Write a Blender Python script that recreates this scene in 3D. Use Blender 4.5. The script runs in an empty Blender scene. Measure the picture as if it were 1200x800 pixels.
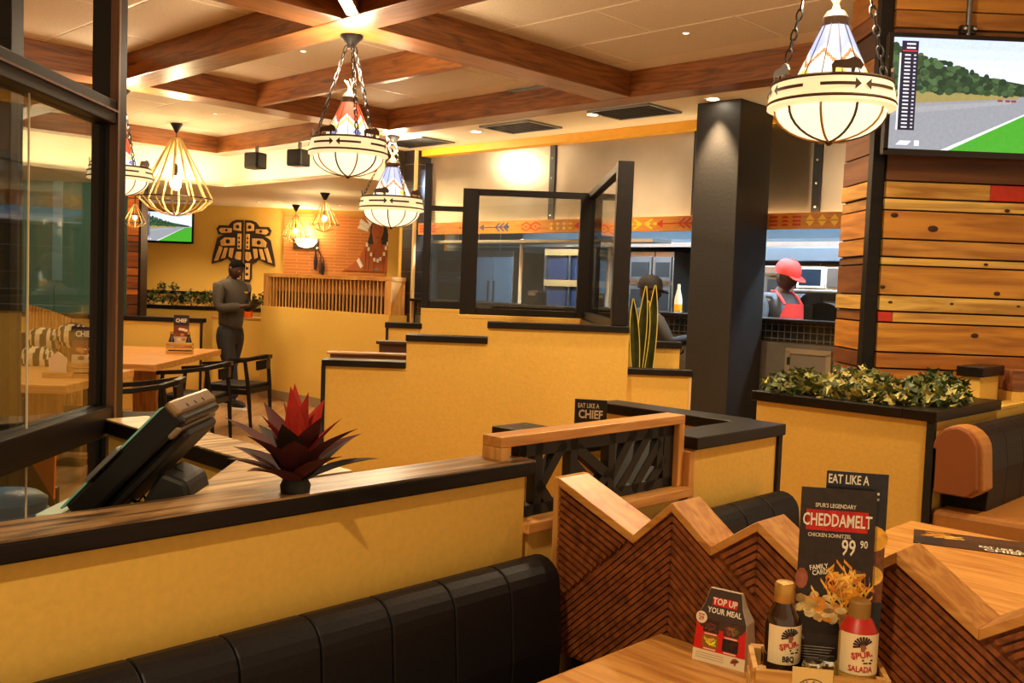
import bpy, bmesh, math, random
from mathutils import Vector, Matrix, Euler
random.seed(7)
SC = bpy.context.scene
COL = SC.collection
PI = math.pi
Q = math.sqrt(.5)

# ------------------------------------------------------------------ camera
FPX, CAM_H = 1129.0, 1.55
_yaw, _pit, _rol = math.radians(.9), math.radians(-3.33), math.radians(2.13)
FW = Vector((math.sin(_yaw)*math.cos(_pit), math.cos(_yaw)*math.cos(_pit), math.sin(_pit)))
_r = Vector((math.cos(_yaw), -math.sin(_yaw), 0)); _u = _r.cross(FW)
RT = math.cos(_rol)*_r + math.sin(_rol)*_u
UP = math.cos(_rol)*_u - math.sin(_rol)*_r
EYE = Vector((0, 0, CAM_H))
cam = bpy.data.cameras.new('camera'); cam.sensor_width = 36; cam.lens = FPX/1200*36; cam.clip_start = .02
cam_o = bpy.data.objects.new('camera', cam); COL.objects.link(cam_o)
cam_o.matrix_world = Matrix(((RT.x, UP.x, -FW.x, 0), (RT.y, UP.y, -FW.y, 0), (RT.z, UP.z, -FW.z, CAM_H), (0, 0, 0, 1)))
SC.camera = cam_o

# ------------------------------------------------------------------ world, exposure
w = bpy.data.worlds.new('world'); SC.world = w; w.use_nodes = True
bg = w.node_tree.nodes['Background']; bg.inputs[0].default_value = (1, .70, .38, 1); bg.inputs[1].default_value = .42
vs = SC.view_settings; vs.view_transform = 'Standard'; vs.look = 'None'; vs.gamma = 1; vs.use_curve_mapping = False
vs.exposure = 1.05
try:
    SC.cycles.max_bounces = 7; SC.cycles.diffuse_bounces = 4; SC.cycles.transparent_max_bounces = 12
    SC.cycles.sample_clamp_indirect = 4; SC.cycles.caustics_reflective = False; SC.cycles.caustics_refractive = False
except Exception:
    pass
WARM = (1, .75, .43); COOL = (.70, .86, 1)

# ------------------------------------------------------------------ pixel -> place (distance comes from the plane it stands on)
def ray(px, py): return FW + (px-600)/FPX*RT - (py-400)/FPX*UP
def Zp(px, py, z): d = ray(px, py); return EYE + d*((z-CAM_H)/d.z)
def Yp(px, py, y): d = ray(px, py); return EYE + d*(y/d.y)
def Xp(px, py, x): d = ray(px, py); return EYE + d*(x/d.x)
def AB(be, al, z=0): return Vector(((be-al)*Q, (be+al)*Q, z))         # the diagonal grid of beams and booths

# ------------------------------------------------------------------ mesh helpers
class MB:
    def __init__(s): s.v = []; s.f = []; s.c = []; s.m = []; s.col = None; s.mi = 0; s.xf = None
    def _add(s, vs, fs):
        n = len(s.v)
        for p in vs:
            p = Vector(p)
            s.v.append(tuple(s.xf @ p) if s.xf else tuple(p))
        for f in fs: s.f.append([n+i for i in f]); s.c.append(s.col); s.m.append(s.mi)
        return s
    def box(s, x0, x1, y0, y1, z0, z1):
        return s._add([(x0,y0,z0),(x1,y0,z0),(x1,y1,z0),(x0,y1,z0),(x0,y0,z1),(x1,y0,z1),(x1,y1,z1),(x0,y1,z1)],
                      [(3,2,1,0),(4,5,6,7),(0,1,5,4),(1,2,6,5),(2,3,7,6),(3,0,4,7)])
    def bar(s, p, q, w, h=None, up=(0,0,1)):
        p = Vector(p); q = Vector(q); h = h or w; d = (q-p).normalized(); up = Vector(up)
        if abs(d.dot(up)) > .98: up = Vector((0,1,0))
        sd = d.cross(up).normalized()*(w/2); u2 = sd.cross(d).normalized()*(h/2)
        vs = [p-sd-u2, p+sd-u2, p+sd+u2, p-sd+u2, q-sd-u2, q+sd-u2, q+sd+u2, q-sd+u2]
        return s._add(vs, [(3,2,1,0),(4,5,6,7),(0,1,5,4),(1,2,6,5),(2,3,7,6),(3,0,4,7)])
    def tube(s, pts, r, n=8, cap=True):
        pts = [Vector(p) for p in pts]; k = len(pts); rs = r if isinstance(r, (list, tuple)) else [r]*k
        t0 = (pts[1]-pts[0]).normalized(); nx = t0.orthogonal().normalized(); vs = []
        for i, p in enumerate(pts):
            t = (pts[min(i+1,k-1)]-pts[max(i-1,0)]).normalized()
            nx = (nx - t*nx.dot(t)); nx = nx.normalized() if nx.length > 1e-6 else t.orthogonal().normalized()
            by = t.cross(nx)
            for j in range(n):
                a = 2*PI*j/n; vs.append(p + (nx*math.cos(a)+by*math.sin(a))*rs[i])
        fs = [(i*n+j, i*n+(j+1)%n, (i+1)*n+(j+1)%n, (i+1)*n+j) for i in range(k-1) for j in range(n)]
        if cap: fs += [tuple(range(n-1,-1,-1)), tuple((k-1)*n+j for j in range(n))]
        return s._add(vs, fs)
    def lathe(s, prof, n=20, c=(0,0,0), sx=1, sy=1, close=False):
        vs = []; c = Vector(c); k = len(prof)
        for r, z in prof:
            for j in range(n):
                a = 2*PI*j/n; vs.append((c.x+r*math.cos(a)*sx, c.y+r*math.sin(a)*sy, c.z+z))
        fs = [(i*n+j, i*n+(j+1)%n, (i+1)*n+(j+1)%n, (i+1)*n+j) for i in range(k-1) for j in range(n)]
        if prof[0][0] > 1e-4 and close: fs.append(tuple(range(n-1,-1,-1)))
        if prof[-1][0] > 1e-4 and close: fs.append(tuple((k-1)*n+j for j in range(n)))
        return s._add(vs, fs)
    def ball(s, c, r, sx=1, sy=1, sz=1, n=12, k=8):
        return s.lathe([(max(1e-5, r*math.sin(PI*i/k)), -r*math.cos(PI*i/k)*sz) for i in range(k+1)], n, c, sx, sy)
    def prism(s, poly, y0, y1):                     # outline in x-z pushed from y0 to y1
        n = len(poly)
        vs = [(x, y0, z) for x, z in poly] + [(x, y1, z) for x, z in poly]
        fs = [tuple(range(n)), tuple(range(2*n-1, n-1, -1))] + [((i+1)%n, i, n+i, n+(i+1)%n) for i in range(n)]
        return s._add(vs, fs)
    def slab(s, poly, z0, z1):                      # outline in x-y pushed from z0 to z1
        n = len(poly)
        vs = [(x, y, z0) for x, y in poly] + [(x, y, z1) for x, y in poly]
        fs = [tuple(range(n-1,-1,-1)), tuple(range(n, 2*n))] + [(i, (i+1)%n, n+(i+1)%n, n+i) for i in range(n)]
        return s._add(vs, fs)
    def flat(s, poly, y, col=None):                 # flat print in x-z, seen from -y
        s.col = col; s._add([(x, y, z) for x, z in poly], [tuple(range(len(poly)))]); return s
    def rect(s, x0, x1, z0, z1, y, col): return s.flat([(x0,z0),(x1,z0),(x1,z1),(x0,z1)], y, col)
    def disc(s, x, z, rx, rz, y, col, n=20): return s.flat([(x+rx*math.cos(2*PI*i/n), z+rz*math.sin(2*PI*i/n)) for i in range(n)], y, col)
    def mesh(s, name, mats):
        me = bpy.data.meshes.new(name); me.from_pydata(s.v, [], s.f)
        for m in (mats if isinstance(mats, (list, tuple)) else [mats]): me.materials.append(m)
        me.polygons.foreach_set('material_index', s.m)
        if any(c is not None for c in s.c):
            at = me.color_attributes.new('Col', 'FLOAT_COLOR', 'CORNER'); i = 0
            for p, c in zip(me.polygons, s.c):
                c = c or (.5,.5,.5)
                for _ in p.loop_indices: at.data[i].color = (c[0], c[1], c[2], 1); i += 1
        me.update(); return me
    def build(s, name, mats, parent=None, smooth=False, bevel=0, color=None, fix=True):
        me = s.mesh(name, mats)
        if fix and not any(c is not None for c in s.c):
            bm = bmesh.new(); bm.from_mesh(me); bmesh.ops.recalc_face_normals(bm, faces=bm.faces); bm.to_mesh(me); bm.free()
        return link(name, me, parent, smooth, bevel, color)

def link(name, me, parent=None, smooth=False, bevel=0, color=None):
    o = bpy.data.objects.new(name, me); COL.objects.link(o)
    if parent: o.parent = parent
    if smooth:
        me.polygons.foreach_set('use_smooth', [True]*len(me.polygons))
        try: me.set_sharp_from_angle(angle=math.radians(38))
        except Exception: pass
    if bevel:
        b = o.modifiers.new('bevel', 'BEVEL'); b.width = bevel; b.segments = 2; b.limit_method = 'ANGLE'
    o.color = (*(color or (1,1,1)), 1)
    return o
def thing(name, label, cat, loc=(0,0,0), rz=0, group=None):
    o = bpy.data.objects.new(name, None); COL.objects.link(o); o.empty_display_size = .1
    o.location = loc; o.rotation_euler = (0,0,rz); tag(o, label, cat, group); return o
def tag(o, label=None, cat=None, group=None, kind=None):
    if label: o['label'] = label
    if cat: o['category'] = cat
    if group: o['group'] = group
    if kind: o['kind'] = kind
    return o
def copy_tree(o, parent=None):
    c = o.copy(); COL.objects.link(c); c.parent = parent
    for ch in list(o.children): copy_tree(ch, c)
    return c
def one(name, mb, mats, label, cat, group=None, **k): return tag(mb.build(name, mats, **k), label, cat, group)
def text(s, size, x, z, y, mat, parent, off=0, ax='CENTER', rot=0, sx=1, name='lettering', xf=None):
    c = bpy.data.curves.new('t', 'FONT'); c.body = s; c.size = size; c.align_x = ax; c.align_y = 'CENTER'; c.offset = off*size; c.resolution_u = 2
    t = bpy.data.objects.new('t', c); COL.objects.link(t)
    me = bpy.data.meshes.new_from_object(t.evaluated_get(bpy.context.evaluated_depsgraph_get()))
    bpy.data.objects.remove(t); bpy.data.curves.remove(c)
    me.materials.clear(); me.materials.append(mat)
    M = Matrix.Translation((x, y, z)) @ Matrix.Rotation(PI/2, 4, 'X') @ Matrix.Rotation(rot, 4, 'Z') @ Matrix.Diagonal((sx,1,1,1))
    me.transform(xf @ M if xf else M)
    return link(name, me, parent)

# ------------------------------------------------------------------ materials
def srgb(*c):
    if max(c) > 1.001: c = [x/255 for x in c]
    return tuple(x/12.92 if x <= .04045 else ((x+.055)/1.055)**2.4 for x in c)
def newmat(name):
    m = bpy.data.materials.new(name); m.use_nodes = True
    return m, m.node_tree, m.node_tree.nodes['Principled BSDF']
def N(nt, t, **k):
    n = nt.nodes.new(t)
    for a, b in k.items():
        if a.startswith('i_'): n.inputs[a[2:].replace('_', ' ')].default_value = b
        else: setattr(n, a, b)
    return n
def bump(nt, p, src, strength, dist=.01):
    b = N(nt, 'ShaderNodeBump'); b.inputs['Strength'].default_value = strength; b.inputs['Distance'].default_value = dist
    nt.links.new(src, b.inputs['Height']); nt.links.new(b.outputs[0], p.inputs['Normal'])
def plain(name, col, rough=.6, metal=0, noise=0, scale=20, bmp=0, spec=None, coat=0):
    m, nt, p = newmat(name)
    p.inputs['Base Color'].default_value = (*col, 1); p.inputs['Roughness'].default_value = rough; p.inputs['Metallic'].default_value = metal
    if spec is not None: p.inputs['Specular IOR Level'].default_value = spec
    if coat: p.inputs['Coat Weight'].default_value = coat
    if noise or bmp:
        tc = N(nt, 'ShaderNodeTexCoord'); nz = N(nt, 'ShaderNodeTexNoise'); nz.inputs['Scale'].default_value = scale; nz.inputs['Detail'].default_value = 4
        nt.links.new(tc.outputs['Object'], nz.inputs['Vector'])
        if noise:
            r = N(nt, 'ShaderNodeValToRGB'); e = r.color_ramp.elements
            e[0].position = .3; e[1].position = .7
            e[0].color = (*[c*(1-noise) for c in col], 1); e[1].color = (*[min(1, c*(1+noise)) for c in col], 1)
            nt.links.new(nz.outputs['Fac'], r.inputs[0]); nt.links.new(r.outputs[0], p.inputs['Base Color'])
        if bmp: bump(nt, p, nz.outputs['Fac'], bmp)
    return m
def wood(name, col, dark, axis='x', rough=.45, tint=False, scale=1, gl=.25, bmp=.12):
    m, nt, p = newmat(name)
    tc = N(nt, 'ShaderNodeTexCoord'); mp = N(nt, 'ShaderNodeMapping')
    mp.inputs['Scale'].default_value = {'x': (1.2,14,14), 'y': (14,1.2,14), 'z': (14,14,1.2)}[axis]
    add = N(nt, 'ShaderNodeVectorMath', operation='ADD'); oi = N(nt, 'ShaderNodeObjectInfo')
    mul = N(nt, 'ShaderNodeMath', operation='MULTIPLY'); mul.inputs[1].default_value = 37
    nt.links.new(oi.outputs['Random'], mul.inputs[0]); nt.links.new(tc.outputs['Object'], add.inputs[0]); nt.links.new(mul.outputs[0], add.inputs[1])
    nt.links.new(add.outputs[0], mp.inputs['Vector'])
    nz = N(nt, 'ShaderNodeTexNoise'); nz.inputs['Scale'].default_value = 2.2*scale; nz.inputs['Detail'].default_value = 7; nz.inputs['Distortion'].default_value = 1.1
    nt.links.new(mp.outputs[0], nz.inputs['Vector'])
    r = N(nt, 'ShaderNodeValToRGB'); e = r.color_ramp.elements
    e[0].position = .33; e[0].color = (*dark, 1); e[1].position = .62; e[1].color = (*col, 1)
    nt.links.new(nz.outputs['Fac'], r.inputs[0])
    src = r.outputs[0]
    if tint:
        mx = N(nt, 'ShaderNodeMix', data_type='RGBA', blend_type='MULTIPLY'); mx.inputs[0].default_value = 1
        nt.links.new(src, mx.inputs[6]); nt.links.new(oi.outputs['Color'], mx.inputs[7]); src = mx.outputs[2]
    nt.links.new(src, p.inputs['Base Color']); p.inputs['Roughness'].default_value = rough
    p.inputs['Specular IOR Level'].default_value = gl*2
    bump(nt, p, nz.outputs['Fac'], bmp, .004)
    return m
def emit(name, col, s, base=None):
    m, nt, p = newmat(name); p.inputs['Base Color'].default_value = (*(base or col), 1)
    p.inputs['Emission Color'].default_value = (*col, 1); p.inputs['Emission Strength'].default_value = s; return m
def attr(name, rough=.5, glow=0, noise=.0):
    m, nt, p = newmat(name); a = N(nt, 'ShaderNodeVertexColor'); a.layer_name = 'Col'
    src = a.outputs[0]
    if noise:
        tc = N(nt, 'ShaderNodeTexCoord'); nz = N(nt, 'ShaderNodeTexNoise'); nz.inputs['Scale'].default_value = 60; nz.inputs['Detail'].default_value = 6
        nt.links.new(tc.outputs['Object'], nz.inputs['Vector'])
        mr = N(nt, 'ShaderNodeMapRange'); mr.inputs[1].default_value = .3; mr.inputs[2].default_value = .7; mr.inputs[3].default_value = 1-noise; mr.inputs[4].default_value = 1+noise
        nt.links.new(nz.outputs['Fac'], mr.inputs[0])
        mx = N(nt, 'ShaderNodeMix', data_type='RGBA', blend_type='MULTIPLY'); mx.inputs[0].default_value = 1
        nt.links.new(src, mx.inputs[6]); nt.links.new(mr.outputs[0], mx.inputs[7]); src = mx.outputs[2]
    p.inputs['Roughness'].default_value = rough
    if glow:
        p.inputs['Base Color'].default_value = (.01,.01,.01,1); nt.links.new(src, p.inputs['Emission Color']); p.inputs['Emission Strength'].default_value = glow
    else: nt.links.new(src, p.inputs['Base Color'])
    return m
def glass(name, tint=(1,1,1), rough=.0, boost=1.0):
    m = bpy.data.materials.new(name); m.use_nodes = True; nt = m.node_tree; nt.nodes.clear()
    o = N(nt, 'ShaderNodeOutputMaterial'); t = N(nt, 'ShaderNodeBsdfTransparent'); g = N(nt, 'ShaderNodeBsdfGlossy'); f = N(nt, 'ShaderNodeLayerWeight'); mx = N(nt, 'ShaderNodeMixShader')
    f.inputs['Blend'].default_value = .5; pw = N(nt, 'ShaderNodeMath', operation='POWER'); pw.inputs[1].default_value = 4.2
    ma = N(nt, 'ShaderNodeMath', operation='MULTIPLY_ADD'); ma.inputs[1].default_value = .95; ma.inputs[2].default_value = .04*boost
    nt.links.new(f.outputs['Facing'], pw.inputs[0]); nt.links.new(pw.outputs[0], ma.inputs[0])
    t.inputs[0].default_value = (*tint, 1); g.inputs['Roughness'].default_value = rough
    nt.links.new(ma.outputs[0], mx.inputs[0]); nt.links.new(t.outputs[0], mx.inputs[1]); nt.links.new(g.outputs[0], mx.inputs[2]); nt.links.new(mx.outputs[0], o.inputs[0])
    return m
def bricks(name, c1, c2, mortar, scale, bw, bh, ms, rough=.6, axes='xz', bmp=.4, off=.5):
    m, nt, p = newmat(name); tc = N(nt, 'ShaderNodeTexCoord'); sp = N(nt, 'ShaderNodeSeparateXYZ'); cb = N(nt, 'ShaderNodeCombineXYZ'); bt = N(nt, 'ShaderNodeTexBrick')
    nt.links.new(tc.outputs['Object'], sp.inputs[0])
    nt.links.new(sp.outputs['XYZ'.index(axes[0].upper())], cb.inputs[0]); nt.links.new(sp.outputs['XYZ'.index(axes[1].upper())], cb.inputs[1])
    nt.links.new(cb.outputs[0], bt.inputs['Vector'])
    bt.inputs['Color1'].default_value = (*c1,1); bt.inputs['Color2'].default_value = (*c2,1); bt.inputs['Mortar'].default_value = (*mortar,1)
    bt.inputs['Scale'].default_value = scale; bt.inputs['Brick Width'].default_value = bw; bt.inputs['Row Height'].default_value = bh; bt.inputs['Mortar Size'].default_value = ms; bt.offset = off
    nt.links.new(bt.outputs[0], p.inputs['Base Color']); p.inputs['Roughness'].default_value = rough
    bump(nt, p, bt.outputs['Fac'], -bmp, .01)
    return m

CREAM = plain('cream_plaster', srgb(224,182,84), .75, noise=.05, scale=60, bmp=.08)
BLACKWOOD = wood('black_stained_wood', srgb(26,20,19), srgb(12,9,9), 'x', .42, gl=.12)
BLACKTOP = wood('black_glossy_cap', srgb(27,21,19), srgb(12,9,8), 'x', .32, gl=.14)
ASH = wood('brown_ash_cap', srgb(226,192,136), srgb(110,78,48), 'x', .4, bmp=.3, scale=.8)
ASHD = wood('dark_ash_cap', srgb(176,138,92), srgb(52,36,26), 'x', .33, bmp=.3, scale=.8)
PLANK = wood('plank_wood', (1,1,1), (.50,.38,.28), 'x', .5, tint=True, scale=.5)
BEAM = wood('beam_wood', srgb(158,94,38), srgb(98,52,20), 'x', .32, gl=.4)
BEAMY = wood('beam_wood_across', srgb(158,94,38), srgb(98,52,20), 'y', .32, gl=.4)
OAK = wood('oak_table', srgb(214,158,84), srgb(178,116,54), 'x', .35)
OAKY = wood('oak_table_across', srgb(214,158,84), srgb(178,116,54), 'y', .35)
OAKZ = wood('oak_upright', srgb(222,168,92), srgb(186,126,60), 'z', .42)
REDWOOD = wood('ribbed_brown_wood', srgb(146,82,40), srgb(98,50,24), 'x', .5)
LEATHER = plain('black_leather', srgb(19,17,22), .5, noise=.15, scale=90, bmp=.10, spec=.28)
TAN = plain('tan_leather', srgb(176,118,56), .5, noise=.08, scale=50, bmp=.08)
BLACK = plain('black_metal', srgb(20,17,16), .42, noise=.1, scale=40)
FRAME = plain('black_frame_paint', srgb(25,19,18), .42, noise=.12, scale=30, spec=.3)
MATTE = plain('matte_black', srgb(9,8,8), .6)
PLASTIC = plain('black_plastic', srgb(12,12,13), .38, spec=.3)
STEEL = plain('brushed_steel', srgb(190,188,182), .33, metal=1, noise=.08, scale=8)
STEELD = plain('dull_steel', srgb(130,134,138), .4, metal=1, noise=.1, scale=8)
PANEL = plain('brushed_wall_steel', srgb(160,146,128), .30, metal=.85, noise=.06, scale=5)
CHROME = plain('chrome', srgb(215,215,212), .15, metal=1)
WHITE = plain('white_paint', srgb(236,232,222), .5)
GRID = plain('white_ceiling_grid', srgb(250,238,214), .5)
TILE = plain('mineral_ceiling_tile', srgb(228,212,184), .85, noise=.10, scale=120, bmp=.25)
SOFFIT = plain('white_soffit_paint', srgb(244,230,202), .7)
GREYCOL = plain('charcoal_column_plaster', srgb(40,36,34), .5, noise=.12, scale=40, bmp=.12, spec=.35)
TEAL = plain('teal_board', srgb(96,150,152), .5, noise=.06, scale=20)
YELLOW = plain('yellow_paint', srgb(238,176,40), .5, noise=.04, scale=20)
ORANGE = wood('orange_band', srgb(228,158,56), srgb(206,132,40), 'x', .45)
REDP = plain('red_paint', srgb(196,48,30), .55, noise=.1, scale=30)
PRINT = attr('printed_card', .35)
PRINTN = attr('printed_photo', .35, noise=.35)
SCREEN = attr('lit_screen', .2, glow=.66, noise=.07)
INKW = plain('white_ink', srgb(240,232,214), .5)
INKK = plain('black_ink', srgb(24,20,18), .5)
INKR = plain('red_ink', srgb(190,40,30), .5)
GLASS = glass('clear_glass', (.93,.95,.93))
GLASSD = glass('partition_glass', (.86,.90,.88), boost=1.8)
FLOORM = wood('wood_look_floor_tile', srgb(178,138,92), srgb(140,104,66), 'y', .4, scale=.6)
LAMPGLASS = emit('opal_bowl_glass', (1, .82, .50), .72, (.8,.7,.5))
BULB = emit('warm_bulb', (1, .78, .42), 150)
PIN = emit('added_pin_lens', (1, .85, .6), 3)  # lens of the pin lights added for extra light
DOWN = emit('downlight_lens', (1, .88, .62), 30)
LED = emit('warm_led_strip', (1, .84, .56), 15)

# ================================================================== STRUCTURE
R45 = PI/4
def ab_obj(name, mb, mats, be=0, al=0, parent=None, **k):      # mesh given in the diagonal grid
    o = mb.build(name, mats, parent, **k)
    if parent is None: o.location = AB(be, al); o.rotation_euler = (0,0,R45)
    return o
def struct(o): return tag(o, kind='structure')

fl = struct(MB().box(-9, 9, -4, 17.5, -.06, 0).build('floor', FLOORM))

# main coffered ceiling: white grid with mineral tiles hung in it
ceil = struct(ab_obj('ceiling', MB().box(-5, 6.14, -4, 11.0, 3.1965, 3.26), GRID))
tile_me = MB().box(-.585, .585, -.283, .283, 3.194, 3.2).mesh('ceiling_tile', TILE)
def onscreen(p, m=140):
    v = p-EYE; d = v.dot(FW)
    if d < .5: return False
    x = 600+FPX*v.dot(RT)/d; y = 400-FPX*v.dot(UP)/d
    return -m < x < 1200+m and -m-60 < y < 800+m
for k in range(-14, 2):
    b0 = 5.05+.592*k
    for j in range(-4, 9):
        a0 = 3.76-.6*((k+1) % 2)+1.196*j+.598
        if b0+.3 > 5.75 or a0 > 10.6: continue
        if onscreen(AB(b0+.296, a0, 3.2), 120):
            t = link('ceiling_tile', tile_me, ceil); t.location = (b0+.296, a0, 0); t.rotation_euler = (0,0,PI/2)
def beam(label, be0, be1, al0, al1, zb, along, zt=3.196):
    bc, ac = (be0+be1)/2, (al0+al1)/2
    m = MB().box(be0-bc, be1-bc, al0-ac, al1-ac, zb, zt)
    o = ab_obj('ceiling_beam', m, BEAM if along == 'b' else BEAMY, bc, ac, bevel=.006)
    return tag(o, label, 'beam', 'brown timber ceiling beams')
beam('wide timber beam running over the near lamp from left post to top edge', 3.23, 3.48, -1, 10.72, 3.0, 'a')
beam('long timber beam crossing behind the near lamp mount toward the dark column', -3, 5.87, 4.55, 4.83, 3.003, 'b')
beam('timber beam behind the wire cage lamp ending at the blue tipi lamp', -3, 5.87, 7.46, 7.75, 3.003, 'b')
beam('thin dark beam between the two coffers behind the red tipi lamp', 4.43, 4.49, 4.83, 7.46, 3.005, 'a')
beam('timber edge beam running along the bright kitchen soffit', 5.87, 6.10, -2, 10.95, 3.0, 'a')
beam('far timber edge beam in front of the glowing cove', -1, 5.87, 10.72, 10.95, 3.0, 'b')
p = Zp(410, 12, 3.0)
one('ceiling_beam', MB().box(-.035, .035, -1.9, .12, 3.005, 3.192), BEAMY, 'short thin timber strut coming forward from the beam crossing', 'beam', 'brown timber ceiling beams').location = (p.x, p.y, 0)
# ceiling vents and soffit over the kitchen pass
sof = struct(ab_obj('ceiling_soffit', MB().box(6.10, 7.2, -2, 8.46, 3.0, 3.196), SOFFIT))
def vent(label, c, lx, ly, z, n):
    t = thing('ceiling_vent', label, 'vent', (c.x, c.y, z), R45, 'dark slotted ceiling vents')
    MB().box(-lx/2, lx/2, -ly/2, ly/2, -.006, .0).build('back_plate', MATTE, t)
    f = MB()
    for a in (-1, 1): f.box(-lx/2-.015, lx/2+.015, a*ly/2-.012, a*ly/2+.012, -.016, 0); f.box(a*lx/2-.012, a*lx/2+.012, -ly/2, ly/2, -.016, 0)
    f.build('frame', STEELD, t)
    sl = MB().box(-.006, .006, -ly/2, ly/2, -.014, -.004).mesh('slat', BLACK)
    for i in range(n): link('slat', sl, t).location = (-lx/2+lx*(i+.5)/n, 0, 0)
vent('dark slotted vent in the ceiling tiles in front of the edge beam', Zp(665, 103, 3.19), .36, .95, 3.190, 7)
vent('slotted vent in the soffit between dark column and yellow strip', Zp(743, 130, 3.0), .42, .6, 3.0, 9)
vent('slotted vent in the soffit above the middle steel panels', Zp(610, 148, 3.0), .42, .6, 3.0, 9)
vent('slotted vent at the far end of the kitchen soffit', Zp(487, 166, 3.0), .42, .7, 3.0, 9)
def downlight(label, c, z, power, ang=95, blend=.6, spot=True, s=1.0, lens=None):
    t = thing('downlight', label, 'ceiling light', (c.x, c.y, z), 0, 'recessed ceiling downlights')
    MB().lathe([(.045*s,-.004),(.062*s,-.006),(.066*s,0)], 20).build('trim_ring', WHITE if s == 1 else TILE, t)
    MB().lathe([(1e-4,-.003),(.045*s,-.003)], 20).build('lens', lens or DOWN, t)
    if spot:
        l = bpy.data.lights.new('downlight_beam', 'SPOT'); l.energy = power; l.color = WARM; l.spot_size = math.radians(ang); l.spot_blend = blend; l.shadow_soft_size = .05
        o = bpy.data.objects.new('downlight_beam', l); COL.objects.link(o); o.parent = t; o.location = (0,0,-.02)
downlight('small bright downlight in the soffit beside the vent above the frames', Zp(695, 134, 3.0), 3.0, 60)
downlight('small bright downlight in the soffit left of the middle vent', Zp(558, 154, 3.0), 3.0, 60)
downlight('downlight shining down the face of the dark column', AB(6.255, 4.06), 3.0, 190, 62)
downlight('small downlight in the ceiling tiles beside the wire cage lamp', Zp(222, 163, 3.19), 3.19, 90)
k = 0
for be, al, who in ((-.3,.45,'just left of the camera over the front booth'), (2.4,2.9,'over the lattice booth'), (4.4,2.7,'over the planter box'), (1.6,6.1,'over the aisle near the glass partition'),
                    (4.0,6.1,'over the stepped wall'), (5.2,3.6,'in front of the dark column'), (2.2,9.2,'over the long dining table'), (5.0,9.2,'over the standing man'), (3.6,.6,'over the right banquette')):
    downlight('added ceiling pin light '+who, AB(be, al), 3.194, 74+24*(be < 0), 130, s=.42, lens=PIN)  # small fixtures added only to light the room

for x_, y_, who in ((-4.9,14.3,'washing the far wall above the leafy ledge'), (-3.6,14.4,'washing the carved bird'), (-2.4,14.4,'washing the brick panel')):
    downlight('added pin light in the lowered ceiling '+who, Vector((x_,y_,0)), 2.64, 50, 120, s=.6, lens=PIN)  # pin lights added to brighten the far wall
# walls at the edges of the room
wf = struct(MB().box(-9, .6, 15.5, 15.62, 0, 3.3).build('wall_far', CREAM))
wl = struct(MB().box(-9, -8.9, -4, 15.5, 0, 3.3).build('wall_left', CREAM))
struct(MB().box(-9, 1, 9.0, 15.5, 3.27, 3.31).build('ceiling_far', SOFFIT))
P1, P2, P3, P4 = AB(1.2,11.05), AB(6.15,11.05), AB(6.15,8.5), AB(8.7,8.5)
struct(MB().slab([(P1.x,P1.y),(P2.x,P2.y),(P3.x,P3.y),(P4.x,P4.y),(P4.x,15.5),(-9,15.5),(-9,P1.y)], 2.64, 2.68).build('ceiling_lowered', SOFFIT))
m = MB()
m.box(1.2, 6.6, 11.5, 11.56, 2.68, 3.27); m.box(6.6, 6.66, 8.5, 11.56, 2.68, 3.27)
struct(ab_obj('wall_cove', m, SOFFIT))
for nm, x in (('LED strip hidden on the left lip of the lowered ceiling', MB().box(1.3, 6.25, 11.24, 11.27, 2.682, 2.695)), ('LED strip hidden on the right lip of the lowered ceiling', MB().box(6.34, 6.37, 8.55, 11.2, 2.682, 2.695))):
    tag(ab_obj('cove_light', x, LED), nm, 'light strip', 'hidden cove light strips')

# ------------------------------------------------------------------ kitchen front (along the diagonal at be = 6.95)
BK = 6.95
m = MB(); m.box(BK, BK+.12, 1.6, 8.26, 0, 1.19)
wk = struct(ab_obj('wall_kitchen', m, plain('grey_lower_wall', srgb(104,98,90), .6, noise=.1, scale=12)))
MOSAIC = bricks('black_mosaic', srgb(26,27,30), srgb(34,35,38), srgb(92,92,90), 1, .055, .055, .004, .25, 'yz', off=0)
ab_obj('mosaic_band', MB().box(BK-.012, BK+.1, 1.6, 8.26, 1.19, 1.335), MOSAIC, parent=wk)
seams = [8.2, 6.36, 4.70, 3.59, 2.4]
for a1, a0 in zip(seams[:-1], seams[1:]):
    ab_obj('steel_panel', MB().box(BK+.10, BK+.125, a0+.02, a1-.02, 2.15, 2.93), PANEL, parent=wk)
for s_ in seams[1:-1]:
    st = ab_obj('seam_strip', MB().box(BK+.085, BK+.10, s_-.035, s_+.035, 2.15, 2.93), BLACK, parent=wk)
    for z in (2.25, 2.43, 2.61, 2.8):
        MB().ball((BK+.083, s_, z), .010, n=8, k=5).build('bolt', STEEL, st)
ab_obj('yellow_trim', MB().box(BK-.02, BK+.12, 1.6, 8.2, 2.925, 2.999), YELLOW, parent=wk)
tag(ab_obj('kitchen_counter', MB().box(BK-.10, BK+.36, 1.6, 8.24, 1.336, 1.366), BLACKTOP, bevel=.004), 'long black counter ledge of the kitchen pass', 'counter')
bd = thing('patterned_band', 'orange wooden band with painted tribal motifs above the kitchen pass', 'band', AB(BK-.03, 0), R45)
MB().box(0, .05, 1.6, 8.21, 2.07, 2.195).build('band_board', wood('orange_band_wood', srgb(226,150,48), srgb(198,122,34), 'y', .45), bd)
strip = tag(ab_obj('band_light', MB().box(BK+.03, BK+.055, 1.7, 8.15, 2.16, 2.175), emit('band_led', (1,.76,.40), 22)), 'LED strip behind the orange band washing the steel panels', 'light strip')
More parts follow.
